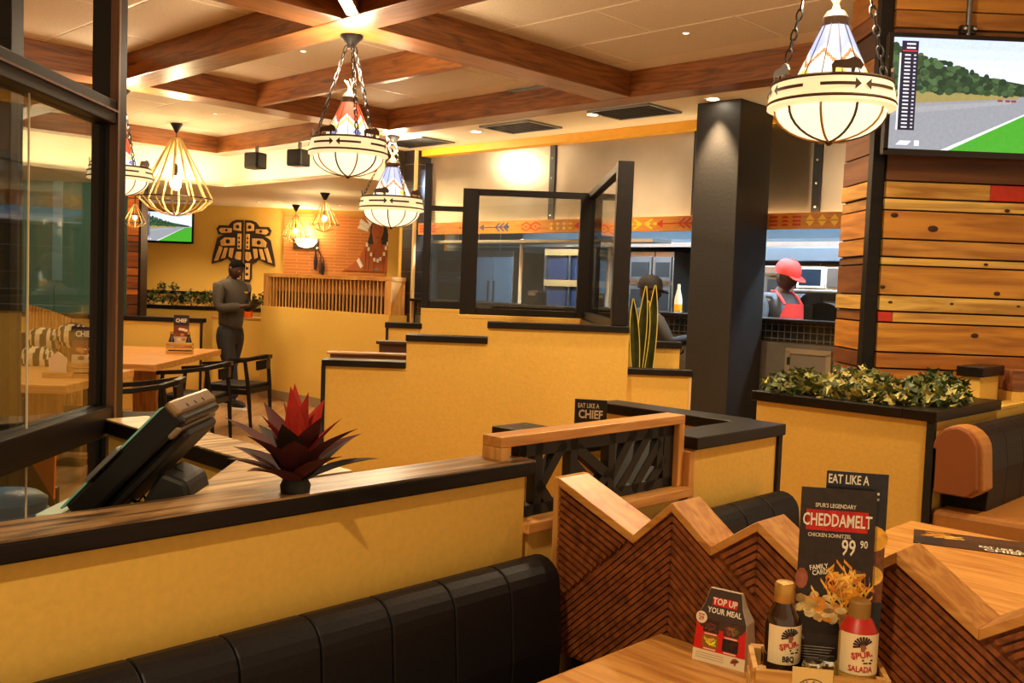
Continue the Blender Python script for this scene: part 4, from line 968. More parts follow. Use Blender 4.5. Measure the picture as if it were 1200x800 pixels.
for i, x in enumerate((-.012, .018)):
    t = thing('shaker', ['salt shaker with ribbed steel top in front of the menu card', 'pepper shaker with ribbed steel top beside the salad bottle'][i], 'shaker', crate_pt(x, -.03+.02*i, .013), 0, 'table shakers')
    MB().lathe([(.017,0),(.019,.05),(.016,.085)], 16, close=True).build('glass_body', AMBER, t, smooth=True)
    MB().lathe([(.018,.085),(.0195,.09),(.018,.096),(.0195,.102),(.018,.108),(.0195,.114),(.016,.124),(1e-4,.127)], 20).build('steel_top', CHROME, t, smooth=True)

# tall menu cards in the crate
def photo_food(g, X, Z, y, rnd, n=150):
    for i in range(n):                                      # chips and melted cheese on a dark plate
        u, v = min(.96, rnd.gauss(.68, .13)), rnd.gauss(.575, .045)
        c = rnd.choice(((238,176,60),(226,150,44),(246,200,96),(206,120,36)))
        a = rnd.random()*3.1; dx, dz = .07*math.cos(a), .03*math.sin(a)
        g.flat([(X(u-dx), Z(v-dz-.007)), (X(u+dx), Z(v+dz-.007)), (X(u+dx), Z(v+dz+.007)), (X(u-dx), Z(v-dz+.007))], y-.00002*i, srgb(*c))
    for i in range(110):
        u = max(.04, rnd.gauss(.36, .17)); v = rnd.gauss(.50-.08*u, .020); c = rnd.choice(((216,190,128),(190,160,96),(150,118,66),(228,204,150),(214,140,50)))
        g.disc(X(u), Z(v), abs(X(.075)-X(0))*rnd.uniform(.5,1.2), abs(Z(.018)-Z(0))*rnd.uniform(.5,1.2), y-.0015-.00002*i, srgb(*c), 8)
t = thing('menu_card', 'tall dark menu card advertising a cheddamelt dish in the crate', 'menu card', crate_pt(.028, .030, .013), CR)
MW, MH = .135, .432
MB().box(-MW/2, MW/2, 0, .002, 0, MH).build('card', plain('dark_card', srgb(38,30,30), .4), t)
g = MB(); X = lambda u: -MW/2+MW*u; Zc = lambda v: MH*v
g.rect(X(0), X(1), Zc(0), Zc(1), -.0006, srgb(44,34,32)); g.rect(X(0), X(1), Zc(.36), Zc(.44), -.0008, srgb(26,20,20))
g.rect(X(.08), X(.90), Zc(.815), Zc(.905), -.0010, srgb(192,30,28))
rnd = random.Random(11); photo_food(g, X, Zc, -.0012, rnd)
g.disc(X(.8), Zc(.625), .012, .012, -.001, srgb(96,70,66)); g.disc(X(.06), Zc(.60), .012, .02, -.001, srgb(150,84,62), 10)
g.flat([(X(.0),Zc(.40)),(X(.12),Zc(.33)),(X(.14),Zc(.335)),(X(.02),Zc(.41))], -.0012, srgb(170,160,150))
for i in range(6): g.rect(X(.05), X(.55-.03*(i % 3)), Zc(.30-.012*i), Zc(.304-.012*i), -.001, srgb(150,140,130))
chief(g, X(.68), Zc(.21), .018, -.001, srgb(120,70,60), srgb(170,110,90))
g.build('print', PRINTN, t, fix=False)
text('CHEDDAMELT', .033, X(.49), Zc(.86), -.003, INKW, t, off=.02, sx=.58); text("SPUR'S LEGENDARY", .011, X(.46), Zc(.925), -.003, INKW, t, off=.01, sx=.75); text('CHICKEN SCHNITZEL', .010, X(.40), Zc(.795), -.003, INKW, t, off=.01, sx=.8)
text('99', .042, X(.66), Zc(.745), -.003, INKW, t, off=.015, sx=.62); text('90', .020, X(.86), Zc(.765), -.003, INKW, t, off=.015, sx=.7)
text('FAMILY', .013, X(.28), Zc(.655), -.003, INKW, t, off=.02, rot=.2, sx=.8); text('CARD', .013, X(.30), Zc(.632), -.003, INKW, t, off=.02, rot=.2, sx=.8)
t = thing('menu_card', 'dark blue menu card reading eat like a chief behind the cheddamelt card', 'menu card', crate_pt(.062, .046, .013), CR-.05)
MB().box(-.055, .055, 0, .002, 0, .462).build('card', plain('navy_card', srgb(34,34,40), .4), t)
g = MB(); g.rect(-.055, .055, 0, .462, -.0006, srgb(36,36,44)); g.rect(-.055, .055, .22, .33, -.0008, srgb(120,70,40)); g.disc(.03, .34, .03, .025, -.001, srgb(238,176,60)); g.disc(.03, .27, .025, .02, -.001, srgb(238,186,80)); g.build('print', PRINTN, t, fix=False)
text('EAT LIKE A', .024, -.016, .447, -.002, INKW, t, off=.02, sx=.62); text('CHIEF', .038, .0, .412, -.002, INKW, t, off=.02, sx=.8)

# tent card on the table
tp = Zp(846, 781, .75)
t = thing('tent_card', 'red and white tent card reading top up your meal on the table', 'tent card', tp+Vector((.012,.035,0)), -.62)
lv = [(0, .060, .034), (.095, .056, .022), (.125, .043, .0132), (.156, .036, .004)]           # height, half width, half depth
vs_ = [(sx*w_, sy*d_, z_) for z_, w_, d_ in lv for sx, sy in ((-1,-1),(1,-1),(1,1),(-1,1))]
g = MB(); g._add(vs_, [(3,2,1,0), (12,13,14,15)]+[(i*4+k, i*4+(k+1)%4, i*4+4+(k+1)%4, i*4+4+k) for i in range(3) for k in range(4)]); g.build('card_body', plain('white_card', srgb(232,218,196), .6), t)
tilt = math.atan2(.012, .095); XF = Matrix.Translation((0, -.0346, 0)) @ Matrix.Rotation(-tilt, 4, 'X')
tilt2 = math.atan2(.018, .061); XF2 = Matrix.Translation((0, -.0226, .095)) @ Matrix.Rotation(-tilt2, 4, 'X')
g = MB(); g.xf = XF; W_ = lambda z: .060-.004*z/.095
g.rect(-.0595, .0595, 0, .026, 0, srgb(240,228,196)); g.flat([(-W_(.026),.026),(W_(.026),.026),(W_(.09),.086),(.046,.074),(-.046,.074),(-W_(.09),.086)], -.0002, srgb(214,26,20)); g.flat([(-.0555,.0955),(-.0555,.086),(-.046,.074),(.046,.074),(.0555,.086),(.0555,.0955)], -.0001, srgb(66,46,40))
rnd = random.Random(4)
for i, (x, z, c) in enumerate(((-.022,.078,(84,44,44)),(.024,.078,(130,78,56)),(-.022,.046,(236,166,52)),(.024,.046,(48,26,28)))):
    g.rect(x-.018, x+.018, z-.013, z+.013, -.0004, srgb(*[v*.6 for v in c])); g.rect(x-.014, x+.014, z-.0175, z-.015, -.0004, srgb(240,226,200))
    for k in range(14):
        a = rnd.random()*3.1; u, v = x+rnd.uniform(-.011,.011), z+rnd.uniform(-.007,.007); dx, dz = .007*math.cos(a), .005*math.sin(a)
        g.flat([(u-dx,v-dz-.002),(u+dx,v+dz-.002),(u+dx,v+dz+.002),(u-dx,v-dz+.002)], -.0006-.00002*k, srgb(*[min(255, v_*rnd.uniform(.7,1.5)) for v_ in c]))
chief(g, .038, .013, .010, -.0006, srgb(110,30,24), srgb(180,90,60))
for i in range(3): g.rect(-.052, .012, .008+.005*i, .0095+.005*i, -.0004, srgb(190,170,130))
g.disc(-.046, .094, .013, .013, -.0010, srgb(244,232,204))
g.xf = XF2; g.flat([(-.0555,0),(.0555,0),(.0425,.031),(.0355,.063),(-.0355,.063),(-.0425,.031)], -.0002, srgb(66,46,40)); g.rect(-.026, .030, .028, .046, -.0004, srgb(214,26,20))
g.build('print', PRINT, t, fix=False)
text('TOP UP', .019, .002, .037, -.0012, INKW, t, off=.03, xf=XF2, sx=.85); text('YOUR MEAL', .0165, .004, .017, -.0012, INKW, t, off=.03, xf=XF2, sx=.85); text('29', .012, -.046, .092, -.0022, INKR, t, off=.02, xf=XF); text('FROM', .005, -.046, .100, -.0022, INKR, t, off=.02, xf=XF)
# printed mat on the far table
q = Zp(1143, 637, .75)
t = thing('table_mat', 'dark printed table mat with food photo on the far oak table', 'table mat', (q.x, q.y, .7505), -.42)
MB().box(-.19, .19, -.10, .10, 0, .0015).build('paper', plain('mat_paper', srgb(70,52,42), .45), t)
g = MB(); g.xf = Matrix.Rotation(-PI/2, 4, 'X') @ Matrix.Scale(1, 4)
g.xf = Matrix(((1,0,0,0),(0,0,1,0),(0,-1,0,0.0018),(0,0,0,1)))
g.rect(-.19, .19, -.10, .10, 0, srgb(66,46,36)); g.rect(-.19, -.10, -.10, .0, -.0002, srgb(40,40,46))
for i in range(16): a = random.random()*3; u, v = -.15+random.random()*.09, .01+random.random()*.07; g.flat([(u-.03,v-.006),(u+.03,v+.01),(u+.03,v+.016),(u-.03,v)], -.0003-.00001*i, srgb(*random.choice(((236,170,60),(220,140,40),(246,196,90)))))
for i in range(4): g.rect(-.05, .17, .02+.017*i, .026+.017*i, -.0003, srgb(110,80,60))
g.build('print', PRINTN, t, fix=False)
XM = Matrix(((1,0,0,0),(0,0,1,0),(0,-1,0,0.0030),(0,0,0,1)))
text('EAT LIKE A', .034, .07, -.045, 0, INKW, t, off=.02, xf=XM, rot=PI*0, sx=.75); text('CHIEF', .045, .08, -.08, 0, INKW, t, off=.02, xf=XM)
# card standing on the booth table behind the lattice
bt = booth_table('hidden oak table of the booth behind the lattice screen', 2.36, 2.98, 1.92, 2.38, .75)
q = AB(2.60, 2.05)
q = Yp(692, 486, 3.26)
t = thing('menu_card', 'dark menu card reading eat like a chief above the lattice screen', 'menu card', (q.x, q.y, .752), face(q, -.1))
MB().box(-.055, .055, 0, .003, 0, .42).build('card', plain('dark_navy_card', srgb(34,32,36), .4), t)
text('EAT LIKE A', .022, -.008, .398, -.0015, INKW, t, off=.02, sx=.68); text('CHIEF', .040, .0, .368, -.0015, INKW, t, off=.03, sx=.78)
g = MB(); g.disc(.02, .27, .03, .02, -.001, srgb(200,120,50)); g.disc(-.02, .12, .03, .05, -.001, srgb(170,70,40)); g.build('print', PRINTN, t, fix=False)
t = thing('condiment_crate', 'small slatted crate seen through the lattice screen', 'crate', Yp(656, 588, 2.95)*1.0, R45)
t.location.z = .752
for z in (.0, .035, .07):
    for s in (-1, 1): MB().box(-.08, .08, s*.05-.004, s*.05+.004, z, z+.024).build('slat', CRATE, t); MB().box(s*.08-.004, s*.08+.004, -.046, .046, z, z+.024).build('slat', CRATE, t)
MB().box(-.078, .078, -.046, .046, 0, .008).build('bottom', CRATE, t)

# ================================================================== LEFT DINING AREA
def dining_table(label, x0, x1, y0, y1, z=.75):
    t = thing('dining_table', label, 'table', ((x0+x1)/2, (y0+y1)/2, 0), 0, 'oak dining tables on the left'); hx, hy = (x1-x0)/2, (y1-y0)/2
    MB().box(-hx, hx, -hy, hy, z-.06, z).build('table_top', OAK, t, bevel=.005)
    for s in (-1, 1):
        MB().box(-.12, .12, s*hy*.6-.05, s*hy*.6+.05, .04, z-.06).build('leg', OAKZ, t, bevel=.005)
        MB().box(-.32, .32, s*hy*.6-.06, s*hy*.6+.06, 0, .04).build('foot', BLACK, t)
    return t
dining_table('nearer oak dining table behind the glass partition', -4.15, -2.95, 6.62, 7.88)
dining_table('long oak dining table with menu stand beside the black chairs', -4.25, -2.95, 8.35, 10.35)
def chair(label, loc, rz):
    t = thing('dining_chair', label, 'chair', loc, rz, 'black wooden armchairs')
    for sx in (-1, 1):
        MB().tube([(sx*.23, -.22, 0), (sx*.235, -.22, .45), (sx*.24, -.20, .66)], [.016,.022,.018], 8).build('leg', BLACKWOOD, t, smooth=True)
        MB().tube([(sx*.20, .26, 0), (sx*.22, .23, .45), (sx*.235, .20, .70)], [.016,.022,.019], 8).build('leg', BLACKWOOD, t, smooth=True)
        MB().bar((sx*.225, -.20, .40), (sx*.215, .22, .40), .022, .05).build('side_rail', BLACKWOOD, t)
    for y in (-.21, .23): MB().bar((-.21, y, .41), (.21, y, .41), .022, .05).build('seat_rail', BLACKWOOD, t)
    MB().box(-.23, .23, -.23, .22, .43, .47).build('seat', LEATHER, t, bevel=.015)
    pts = [(-.255, -.24, .665), (-.27, -.02, .685), (-.245, .18, .715), (-.13, .275, .74), (0, .30, .75), (.13, .275, .74), (.245, .18, .715), (.27, -.02, .685), (.255, -.24, .665)]
    g = MB()
    for a, b in zip(pts[:-1], pts[1:]): g.bar(a, b, .05, .035)
    for p_ in pts[1:-1]: g.tube([Vector(p_)-Vector((0,0,.0175)), Vector(p_)+Vector((0,0,.0175))], .025, 10)
    g.build('arm_back_rail', BLACKWOOD, t)
    g = MB()
    for a, b in (((-.13,.27,.66),(0,.295,.67)), ((0,.295,.67),(.13,.27,.66))): g.bar(a, b, .02, .09)
    g.build('back_splat', BLACKWOOD, t)
    return t
chair('black wooden armchair pulled up at the nearer dining table', (-2.66, 7.25, 0), -PI/2+.15)
chair('black wooden armchair in the middle beside the long table', (-2.72, 8.75, 0), -PI/2-.1)
chair('black wooden armchair nearest the standing man', (-2.60, 9.75, 0), -PI/2-.25)
def far_caddy(label, p, tall, seed):
    t = thing('condiment_crate', label, 'crate', p, .2)
    for z in (.0, .04, .08):
        for s in (-1, 1): MB().box(-.12, .12, s*.06-.006, s*.06+.006, z, z+.028).build('slat', CRATE, t); MB().box(s*.12-.006, s*.12+.006, -.054, .054, z, z+.028).build('slat', CRATE, t)
    MB().box(-.115, .115, -.054, .054, 0, .01).build('bottom', CRATE, t)
far_caddy('slatted condiment crate on the long dining table', Yp(211, 405, 9.6)*1, .4, 1)
bpy.data.objects['condiment_crate.002'].location.z = .751
cl = bpy.data.objects['condiment_crate.002'].location
def small_menu(label, p, w, h, rz=0, txt=True):
    t = thing('menu_card', label, 'menu card', p, rz)
    MB().box(-w/2, w/2, 0, .004, 0, h).build('card', plain('tan_card', srgb(150,110,80), .5), t)
    g = MB(); g.rect(-w/2, w/2, h*.72, h, -.001, srgb(40,36,44)); g.rect(-w/2, w/2, h*.42, h*.72, -.001, srgb(120,58,40)); g.rect(-w/2, w/2, h*.15, h*.42, -.001, srgb(222,196,160)); g.rect(-w/2, w/2, 0, h*.15, -.001, srgb(90,50,36))
    for i in range(8): g.disc(random.uniform(-.3,.3)*w, h*random.uniform(.3,.65), w*.14, w*.1, -.0015-.00002*i, srgb(*random.choice(((210,130,60),(240,220,190),(150,60,40)))), 8)
    g.build('print', PRINT, t, fix=False)
    if txt: text('CHIEF', w*.34, 0, h*.85, -.003, INKW, t, off=.03, sx=.8)
small_menu('tall menu card in the crate on the long table', cl+Vector((.0,.03,.012)), .15, .37, .1)
for i, (s, d) in enumerate(((-1, 'left'), (1, 'right'))):
    t = thing('sauce_bottle', 'small sauce bottle at the %s end of the crate on the long table' % d, 'bottle', cl+Vector((s*.085, 0, .012)), 0, 'far sauce bottles')
    MB().lathe([(.03,0),(.03,.11),(.015,.16),(.014,.185)], 12, close=True).build('bottle_body', AMBER, t, smooth=True); MB().lathe([(.0305,.03),(.0305,.10)], 12).build('label', plain('white_label', srgb(230,210,180), .5), t); MB().lathe([(.016,.18),(.016,.205),(1e-4,.206)], 10).build('cap', GOLD, t)
q = Yp(92, 436, 7.2)
far_caddy('slatted condiment crate on the nearer table behind the glass', Vector((q.x, q.y, .751)), .3, 2)
small_menu('menu card reading chief in the crate behind the glass', Vector((q.x+.03, q.y+.03, .762)), .18, .36, .1)
q = Yp(68, 431, 7.1)
t = thing('napkin_stand', 'pale pink card stand on the nearer table behind the glass', 'card stand', (q.x, q.y, .751), .1)
MB().box(-.10, .10, -.04, .04, 0, .04).build('base', CRATE, t); MB().prism([(-.06,.04),(.06,.04),(.065,.14),(.0,.19),(-.065,.14)], -.006, .006).build('paper', plain('pale_paper', srgb(226,196,176), .6), t)
# banquette behind: fluted oak panel and zebra cushions
a, b = Yp(30, 357, 8.15), Yp(98, 380, 8.15)
t = thing('fluted_bench_back', 'curved fluted oak bench back behind the glass partition', 'bench back', ((a.x+b.x)/2, 8.15, 0))
n = 18
for i in range(n):
    u = (i+.5)/n; x = a.x+(b.x-a.x)*u-t.location.x; z = a.z+(b.z-a.z)*u**1.5; r = (b.x-a.x)/n/2
    MB().tube([(x, 0, .4), (x, 0, z)], r*.98, 8).build('flute', OAKZ, t, smooth=True)
MB().box(a.x-t.location.x-.05, b.x-t.location.x+.05, .02, .10, 0, 1.0).build('backing', BLACKWOOD, t)
for i, (px, py) in enumerate(((52, 398), (86, 394), (44, 420))):
    q = Yp(px, py, 8.02-.05*i); t = thing('zebra_cushion', 'zebra striped cushion %s on the bench behind the glass' % ['at the upper left','at the upper right','lowest of three'][i], 'cushion', q, 0, 'zebra striped cushions')
    g = MB(); W_, H_ = .15, .10; nn = 22; cols = (srgb(224,206,172), srgb(40,34,30))
    for k in range(nn):
        for s in range(12):
            def P(kk, ss):
                u = -1+2*kk/nn; ra = math.sqrt(max(0, 1-abs(u)**3)); an = 2*PI*ss/12; return (W_*u, -.06*ra*math.cos(an), H_*ra*math.sin(an))
            g.col = cols[int((k*.5+.9*math.sin(s*.55+k*.3)+s*.16)) % 2]; g._add([P(k,s), P(k+1,s), P(k+1,s+1), P(k,s+1)], [(0,1,2,3)])
    g.build('cover', PRINT, t, fix=False)
one('bench_seat', MB().box(-.75, .55, -.3, .25, 0, .46), LEATHER, 'dark bench seat below the zebra cushions', 'bench', bevel=.02).location = (-4.45, 7.86, 0)
# things seen through the lower pane
q = Yp(56, 555, 3.1); t = thing('orange_pennant', 'orange triangular pennant board behind the lower glass pane', 'sign', (q.x, q.y, q.z), 0)
MB().prism([(-.049,.033),(.025,.069),(.022,-.082)], -.006, .006).build('board', plain('orange_paint', srgb(240,110,20), .5), t)
MB().prism([(-.20,.06),(-.05,.06),(.028,-.12),(-.20,-.16)], .008, .02).build('brown_board', plain('dark_red_board', srgb(84,34,20), .5), t)
MB().box(.0, .02, .02, .04, -q.z, -.05).build('stand', BLACK, t)
q = Yp(0, 600, 2.62); t = thing('blue_bin', 'bright blue plastic tub at the left edge behind the glass', 'tub', (q.x, q.y, 0), 0)
MB().lathe([(.10,.0),(.115,q.z+.0),(.12,q.z+.035),(.10,q.z+.05),(1e-4,q.z+.055)], 20, close=True).build('body', plain('blue_plastic', srgb(80,160,245), .35), t, smooth=True); MB().tube([(.118*math.cos(2*PI*i/24), .118*math.sin(2*PI*i/24), q.z+.0) for i in range(25)], .008, 6).build('rim', plain('blue_rim', srgb(90,150,215), .35), t)
# low wall, plank post and teal boards at the far left
half_wall('grey cream half wall with black cap behind the long dining table', -5.6, -3.32, 10.85, 10.95, 1.05, ab=False, th=.05, trims=((1,-1),), cap=BLACKWOOD)
t = thing('plank_post', 'tall post clad in short brown planks beside the teal board', 'post', (-4.56, 12.1, 0))
MB().box(-.07, .07, 0, .2, 0, 3.0).build('backing', MATTE, t); MB().box(.07, .10, -.03, .2, 0, 3.0).build('edge_strip', BLACKWOOD, t)
z = .02
for i in range(22):
    h = (.16,.10,.20,.12,.08)[i % 5]
    if z+h > 2.98: break
    MB().box(-.072, .068, -.022, .0, z, z+h-.012).build('plank', PLANK, t, color=srgb(*random.choice(((206,120,50),(150,84,40),(220,146,70),(110,62,34))))); z += h
t = thing('teal_board', 'tall teal painted boards standing left of the plank post', 'wall board', (-5.6, 12.25, 0))
for i in range(5): MB().box(.96-.48*(i+1)+.004, .96-.48*i-.004, -.02, .03, 0, 2.95).build('board', TEAL, t, bevel=.004)
MB().box(-.02, .10, -.03, -.02, 1.4, 2.95).build('blue_trim', plain('light_blue_paint', srgb(120,190,225), .4), t)
q = Yp(172, 192, 12.0); t = thing('picture_panel', 'small glowing yellow panel with a dark figure high beside the plank post', 'sign', (q.x, q.y, q.z-.17), 0)
MB().box(-.10, .10, 0, .03, 0, .34).build('panel', emit('yellow_glow', (1,.55,.03), 1.3), t)
g = MB(); g.disc(.0, .22, .022, .022, -.001, srgb(90,50,10)); g.flat([(-.03,.09),(.03,.09),(.018,.20),(-.018,.20)], -.001, srgb(90,50,10)); g.flat([(-.05,.17),(.05,.17),(.05,.18),(-.05,.18)], -.0012, srgb(90,50,10)); g.build('figure_print', PRINT, t, fix=False)
t.rotation_euler = (0,0,0)
# far planters with greenery
half_wall('far black capped planter ledge under the far television', -5.9, -2.9, 13.4, 13.62, 1.10, ab=False, th=.05, cap=BLACKWOOD)
half_wall('higher black capped ledge against the far wall', -6.2, -4.0, 14.6, 14.75, 1.28, ab=False, th=.05, cap=BLACKWOOD)
for i, px in enumerate((178, 203, 226, 246, 306)):
    q = Yp(px, 356, 13.5); leafy('leafy_plant', 'small leafy plant on the far planter ledge, %s' % ['leftmost of the row','second from the left','third from the left','just left of the standing man','right of the standing man'][i], (q.x, 13.5, 1.10), .17, .09, .24, 120, .06, 50+i, pale=.05, group='plants on the far ledge')
for i, px in enumerate((190, 204)):
    q = Yp(px, 340, 14.65); leafy('leafy_plant', 'tiny plant on the higher far ledge, %s of two' % ('left','right')[i], (q.x, 14.65, 1.28), .07, .05, .14, 40, .05, 70+i, pale=.0, group='plants on the far ledge')
half_wall('cream serving ledge behind the standing man', -3.75, -3.05, 12.75, 12.95, 1.0, ab=False, cap=OAK, th=.03)
q = Yp(291, 356, 12.85); t = thing('squeeze_bottle', 'orange squeeze bottle on the ledge beside the man', 'bottle', (q.x, 12.85, 1.0), 0)
MB().lathe([(.055,0),(.06,.02),(.055,.13),(.03,.19),(.015,.2),(.01,.26)], 16, close=True).build('bottle_body', plain('orange_plastic', srgb(232,96,28), .4), t, smooth=True)
MB().lathe([(.018,.195),(.018,.215),(.006,.26),(1e-4,.262)], 10).build('nozzle', plain('orange_nozzle', srgb(240,130,50), .4), t)
# speakers under the edge beam
for i, (px, py) in enumerate(((302, 188), (352, 184))):
    q = Zp(px, py-14, 2.98); t = thing('speaker', 'small black wall speaker under the far beam, %s of two' % ('left','right')[i], 'speaker', (q.x, q.y-.08, 2.98), -.5, 'ceiling speakers')
    MB().box(-.10, .10, -.08, .08, -.24, -.06).build('cabinet', PLASTIC, t, bevel=.015); MB().box(-.085, .085, -.09, -.08, -.225, -.075).build('grille', MATTE, t); MB().bar((0,.02,-.06), (0,.02,.02), .03).build('bracket', STEELD, t)

# ================================================================== FAR WALL
YF = 15.5
q0, q1 = Yp(167, 283, YF-.1), Yp(224, 249, YF-.1)
tv('small television showing a motor race on the far wall', ((q0.x+q1.x)/2, YF-.055, q0.z), 0, .80, .50, race)
# brick panel
bx0, bx1 = Yp(333, 300, YF).x, Yp(452, 300, YF).x
one('brick_panel', MB().box(-(bx1-bx0)/2, (bx1-bx0)/2, -.034, -.004, .9, 2.56), bricks('orange_brick', srgb(200,124,54), srgb(186,110,46), srgb(212,146,78), 1, .40, .05, .006, .7, 'xz'), 'orange brick wall panel behind the slatted screen', 'brick panel').location = ((bx0+bx1)/2, YF, 0)
one('cream_pilaster', MB().box(-.09, .14, -.12, -.004, 0, 2.635), CREAM, 'narrow cream pilaster between brick panel and tiled pillar', 'pilaster').location = (Yp(461, 300, YF-.1).x, YF, 0)
# thunderbird carving, mirrored halves
q = Yp(285, 294, YF-.05); t = thing('thunderbird_carving', 'carved wooden bird with spread wings on the far wall', 'wall carving', (q.x, YF-.001, q.z))
CARV = wood('carved_wood', srgb(232,188,112), srgb(206,156,82), 'z', .5); DKC = plain('dark_carving', srgb(46,26,14), .6)
u = .98/72
half = [(1,36),(9,36),(14,34),(18,29),(29,29),(32,25),(30,19),(24,18),(31,14),(36,-8),(37,-16),(26,-13),(18,-9),(14,-13),(10,-15),(10,-32),(8,-36),(1,-36)]
inner = {'head': [(3,33),(8,33),(12,31),(12,24),(3,23)], 'beak': [(14,26),(27,26),(29,23),(26,20),(14,21)], 'neck_panel': [(2.5,20),(7,20),(7,2),(2.5,2)], 'wing_joint': [(10,15),(22,15),(27,11),(26,5),(10,6)],
         'feather': [(11,3),(16,3),(17,-7),(13,-9)], 'wing_feather': [(18,3),(22,3),(26,-10),(21,-9)], 'outer_feather': [(24,3),(28,5),(34,-13),(29,-12)], 'leg': [(2.5,-1),(8,-1),(10,-8),(6,-12),(2.5,-10)], 'tail': [(2.5,-14),(8,-14),(8,-33),(2.5,-33)]}
eyes = [(7,28,2.2),(20,23.5,1.6),(18,10.5,2.6),(5,-20,1.8),(5,-27,1.8),(5,15,1.2),(5,10,1.2),(5,5,1.2)]
for s in (-1, 1):
    MB().prism([(s*x*u, z*u) for x, z in half][::s], -.035, 0).build('wing_half', DKC, t)
    for nm, pl in inner.items(): MB().prism([(s*x*u, z*u) for x, z in pl][::s], -.055, -.035).build(nm, CARV, t, bevel=.006)
    for x, z, r in eyes:
        g = MB(); g.xf = Matrix.Translation((s*x*u, -.056, z*u)) @ Matrix.Rotation(PI/2, 4, 'X'); g.lathe([(1e-4,.004),(r*u*.6,.003),(r*u,0)], 12); g.build('carved_eye', DKC, t)
# wall sconce
q = Yp(357, 283, YF-.15); t = thing('wall_sconce', 'lit half bowl wall sconce on the brick panel', 'wall lamp', (q.x, YF-.03, q.z))
MB().lathe([(.02,-.10),(.12,-.07),(.18,.0),(.185,.05)], 24, sy=.7).build('bowl', emit('sconce_glass', (1,.72,.36), 2.2), t, smooth=True); MB().box(-.2, .2, -.02, 0, -.12, .06).build('back_plate', BRONZE, t)
l = bpy.data.lights.new('sconce_light', 'POINT'); l.energy = 14; l.color = WARM; l.shadow_soft_size = .08; lo = bpy.data.objects.new('sconce_light', l); COL.objects.link(lo); lo.parent = t; lo.location = (0,-.16,.14)
# hanging feather tassels
q = Yp(372, 291, YF-.08); t = thing('hanging_tassels', 'dark feather tassels hanging on the brick panel', 'ornament', (q.x, YF-.07, q.z))
MB().ball((0,0,0), .022, n=10, k=6).build('bead', WHITE, t, smooth=True)
for dx, dz, L_, m_ in ((-.03,-.02,.32,plain('navy_tassel', srgb(38,34,60), .8)), (.05,-.10,.30,plain('brown_tassel', srgb(86,46,28), .8)), (.09,-.16,.26,MATTE)):
    MB().lathe([(.004,0),(.012,-.05),(.03,-L_*.6),(.02,-L_)], 10, (dx,0,dz), close=True).build('tassel', m_, t, smooth=True); MB().tube([(0,0,0),(dx,0,dz)], .004, 5).build('cord', MATTE, t)
# flat figure on the wall: robed bust with feathers and necklace (cut-out panel)
q = Yp(432, 318, YF-.06); t = thing('wall_figure', 'painted cut out bust with feathers and white necklace on the brick panel', 'wall art', (q.x+.02, YF-.037, q.z))
s = 15.4/1129
def cut(name, pts, d0, d1, m_): MB().prism([(x*s, z*s) for x, z in pts], -d1, -d0).build(name, m_, t, bevel=.003)
ROBE = plain('robe_brown', srgb(176,92,36), .7, noise=.1, scale=6); SKIN_P = plain('painted_skin', srgb(164,88,40), .7); HAIR = plain('painted_hair', srgb(34,28,34), .6)
cut('robe', [(-32,0),(-20,8),(-12,18),(-6,32),(0,36),(14,36),(24,32),(27,20),(27,0)], .0, .02, ROBE)
cut('hair', [(-4,32),(-1,44),(0,56),(8,60),(17,57),(19,46),(24,36),(20,32)], .0, .03, HAIR)
cut('face', [(3,36),(1,46),(2,57),(8,60),(14,58),(15,47),(12,37),(8,33)], .03, .045, SKIN_P)
cut('neck', [(4,26),(3,37),(13,37),(13,26)], .02, .035, SKIN_P)
cut('nose', [(7,44),(8.5,50),(10.5,44)], .045, .052, ROBE); cut('mouth', [(5.5,40),(11,40),(8,39)], .045, .050, HAIR)
for x in (5, 11): cut('eye', [(x-1.5,50.5),(x+1.5,50.5),(x,51.6)], .045, .05, HAIR)
for i, pl in enumerate(([(-14,56),(-2,49),(-2,54),(-12,61)], [(-9,67),(-1,52),(3,58),(-5,68)], [(-16,50),(-3,46),(-4,50),(-13,55)])): cut('feather', pl, .01, .03, WHITE)
for x, z in ((-4,31),(-2,26),(1,20),(18,28),(16,21),(20,33),(5,14),(9,13),(12,15)): cut('necklace_bead', [(x-1.3,z-2.2),(x+1.3,z-2.2),(x+1.3,z+2.2),(x-1.3,z+2.2)], .02, .045, WHITE)
cut('cuff', [(-16,12),(-13,16),(-8,6),(-11,3)], .02, .03, WHITE); cut('pendant', [(5,2),(10,2),(11,4),(4,4)], .02, .03, STEELD)
for x in (-6, -2, 4, 16, 20): cut('robe_fold', [(x-.4,1),(x+.4,1),(x+1,26),(x+.4,26)], .02, .024, plain('fold_dark', srgb(112,54,22), .7) if 'fold_dark' not in bpy.data.materials else bpy.data.materials['fold_dark'])

# ================================================================== PEOPLE
def skinned(pts, edges, root, sub=2):
    me = bpy.data.meshes.new('s'); me.from_pydata([p[:3] for p in pts], edges, []); o = bpy.data.objects.new('s', me); COL.objects.link(o)
    md = o.modifiers.new('skin', 'SKIN'); md.use_smooth_shade = True
    sv = me.skin_vertices[0].data
    for i, p in enumerate(pts):
        r = p[3]; sv[i].radius = r if isinstance(r, tuple) else (r, r); sv[i].use_root = (i == root)
    sb = o.modifiers.new('sub', 'SUBSURF'); sb.levels = sub; sb.render_levels = sub
    me2 = bpy.data.meshes.new_from_object(o.evaluated_get(bpy.context.evaluated_depsgraph_get()))
    bpy.data.objects.remove(o); return me2
def mesh_into(g, me):
    g._add([v.co.copy() for v in me.vertices], [tuple(p.vertices) for p in me.polygons])
SKIN = plain('dark_skin', srgb(62,37,27), .5, noise=.08, scale=30); EYEW = plain('eye_white', srgb(120,104,92), .5); LIP = plain('lips', srgb(104,56,48), .5)
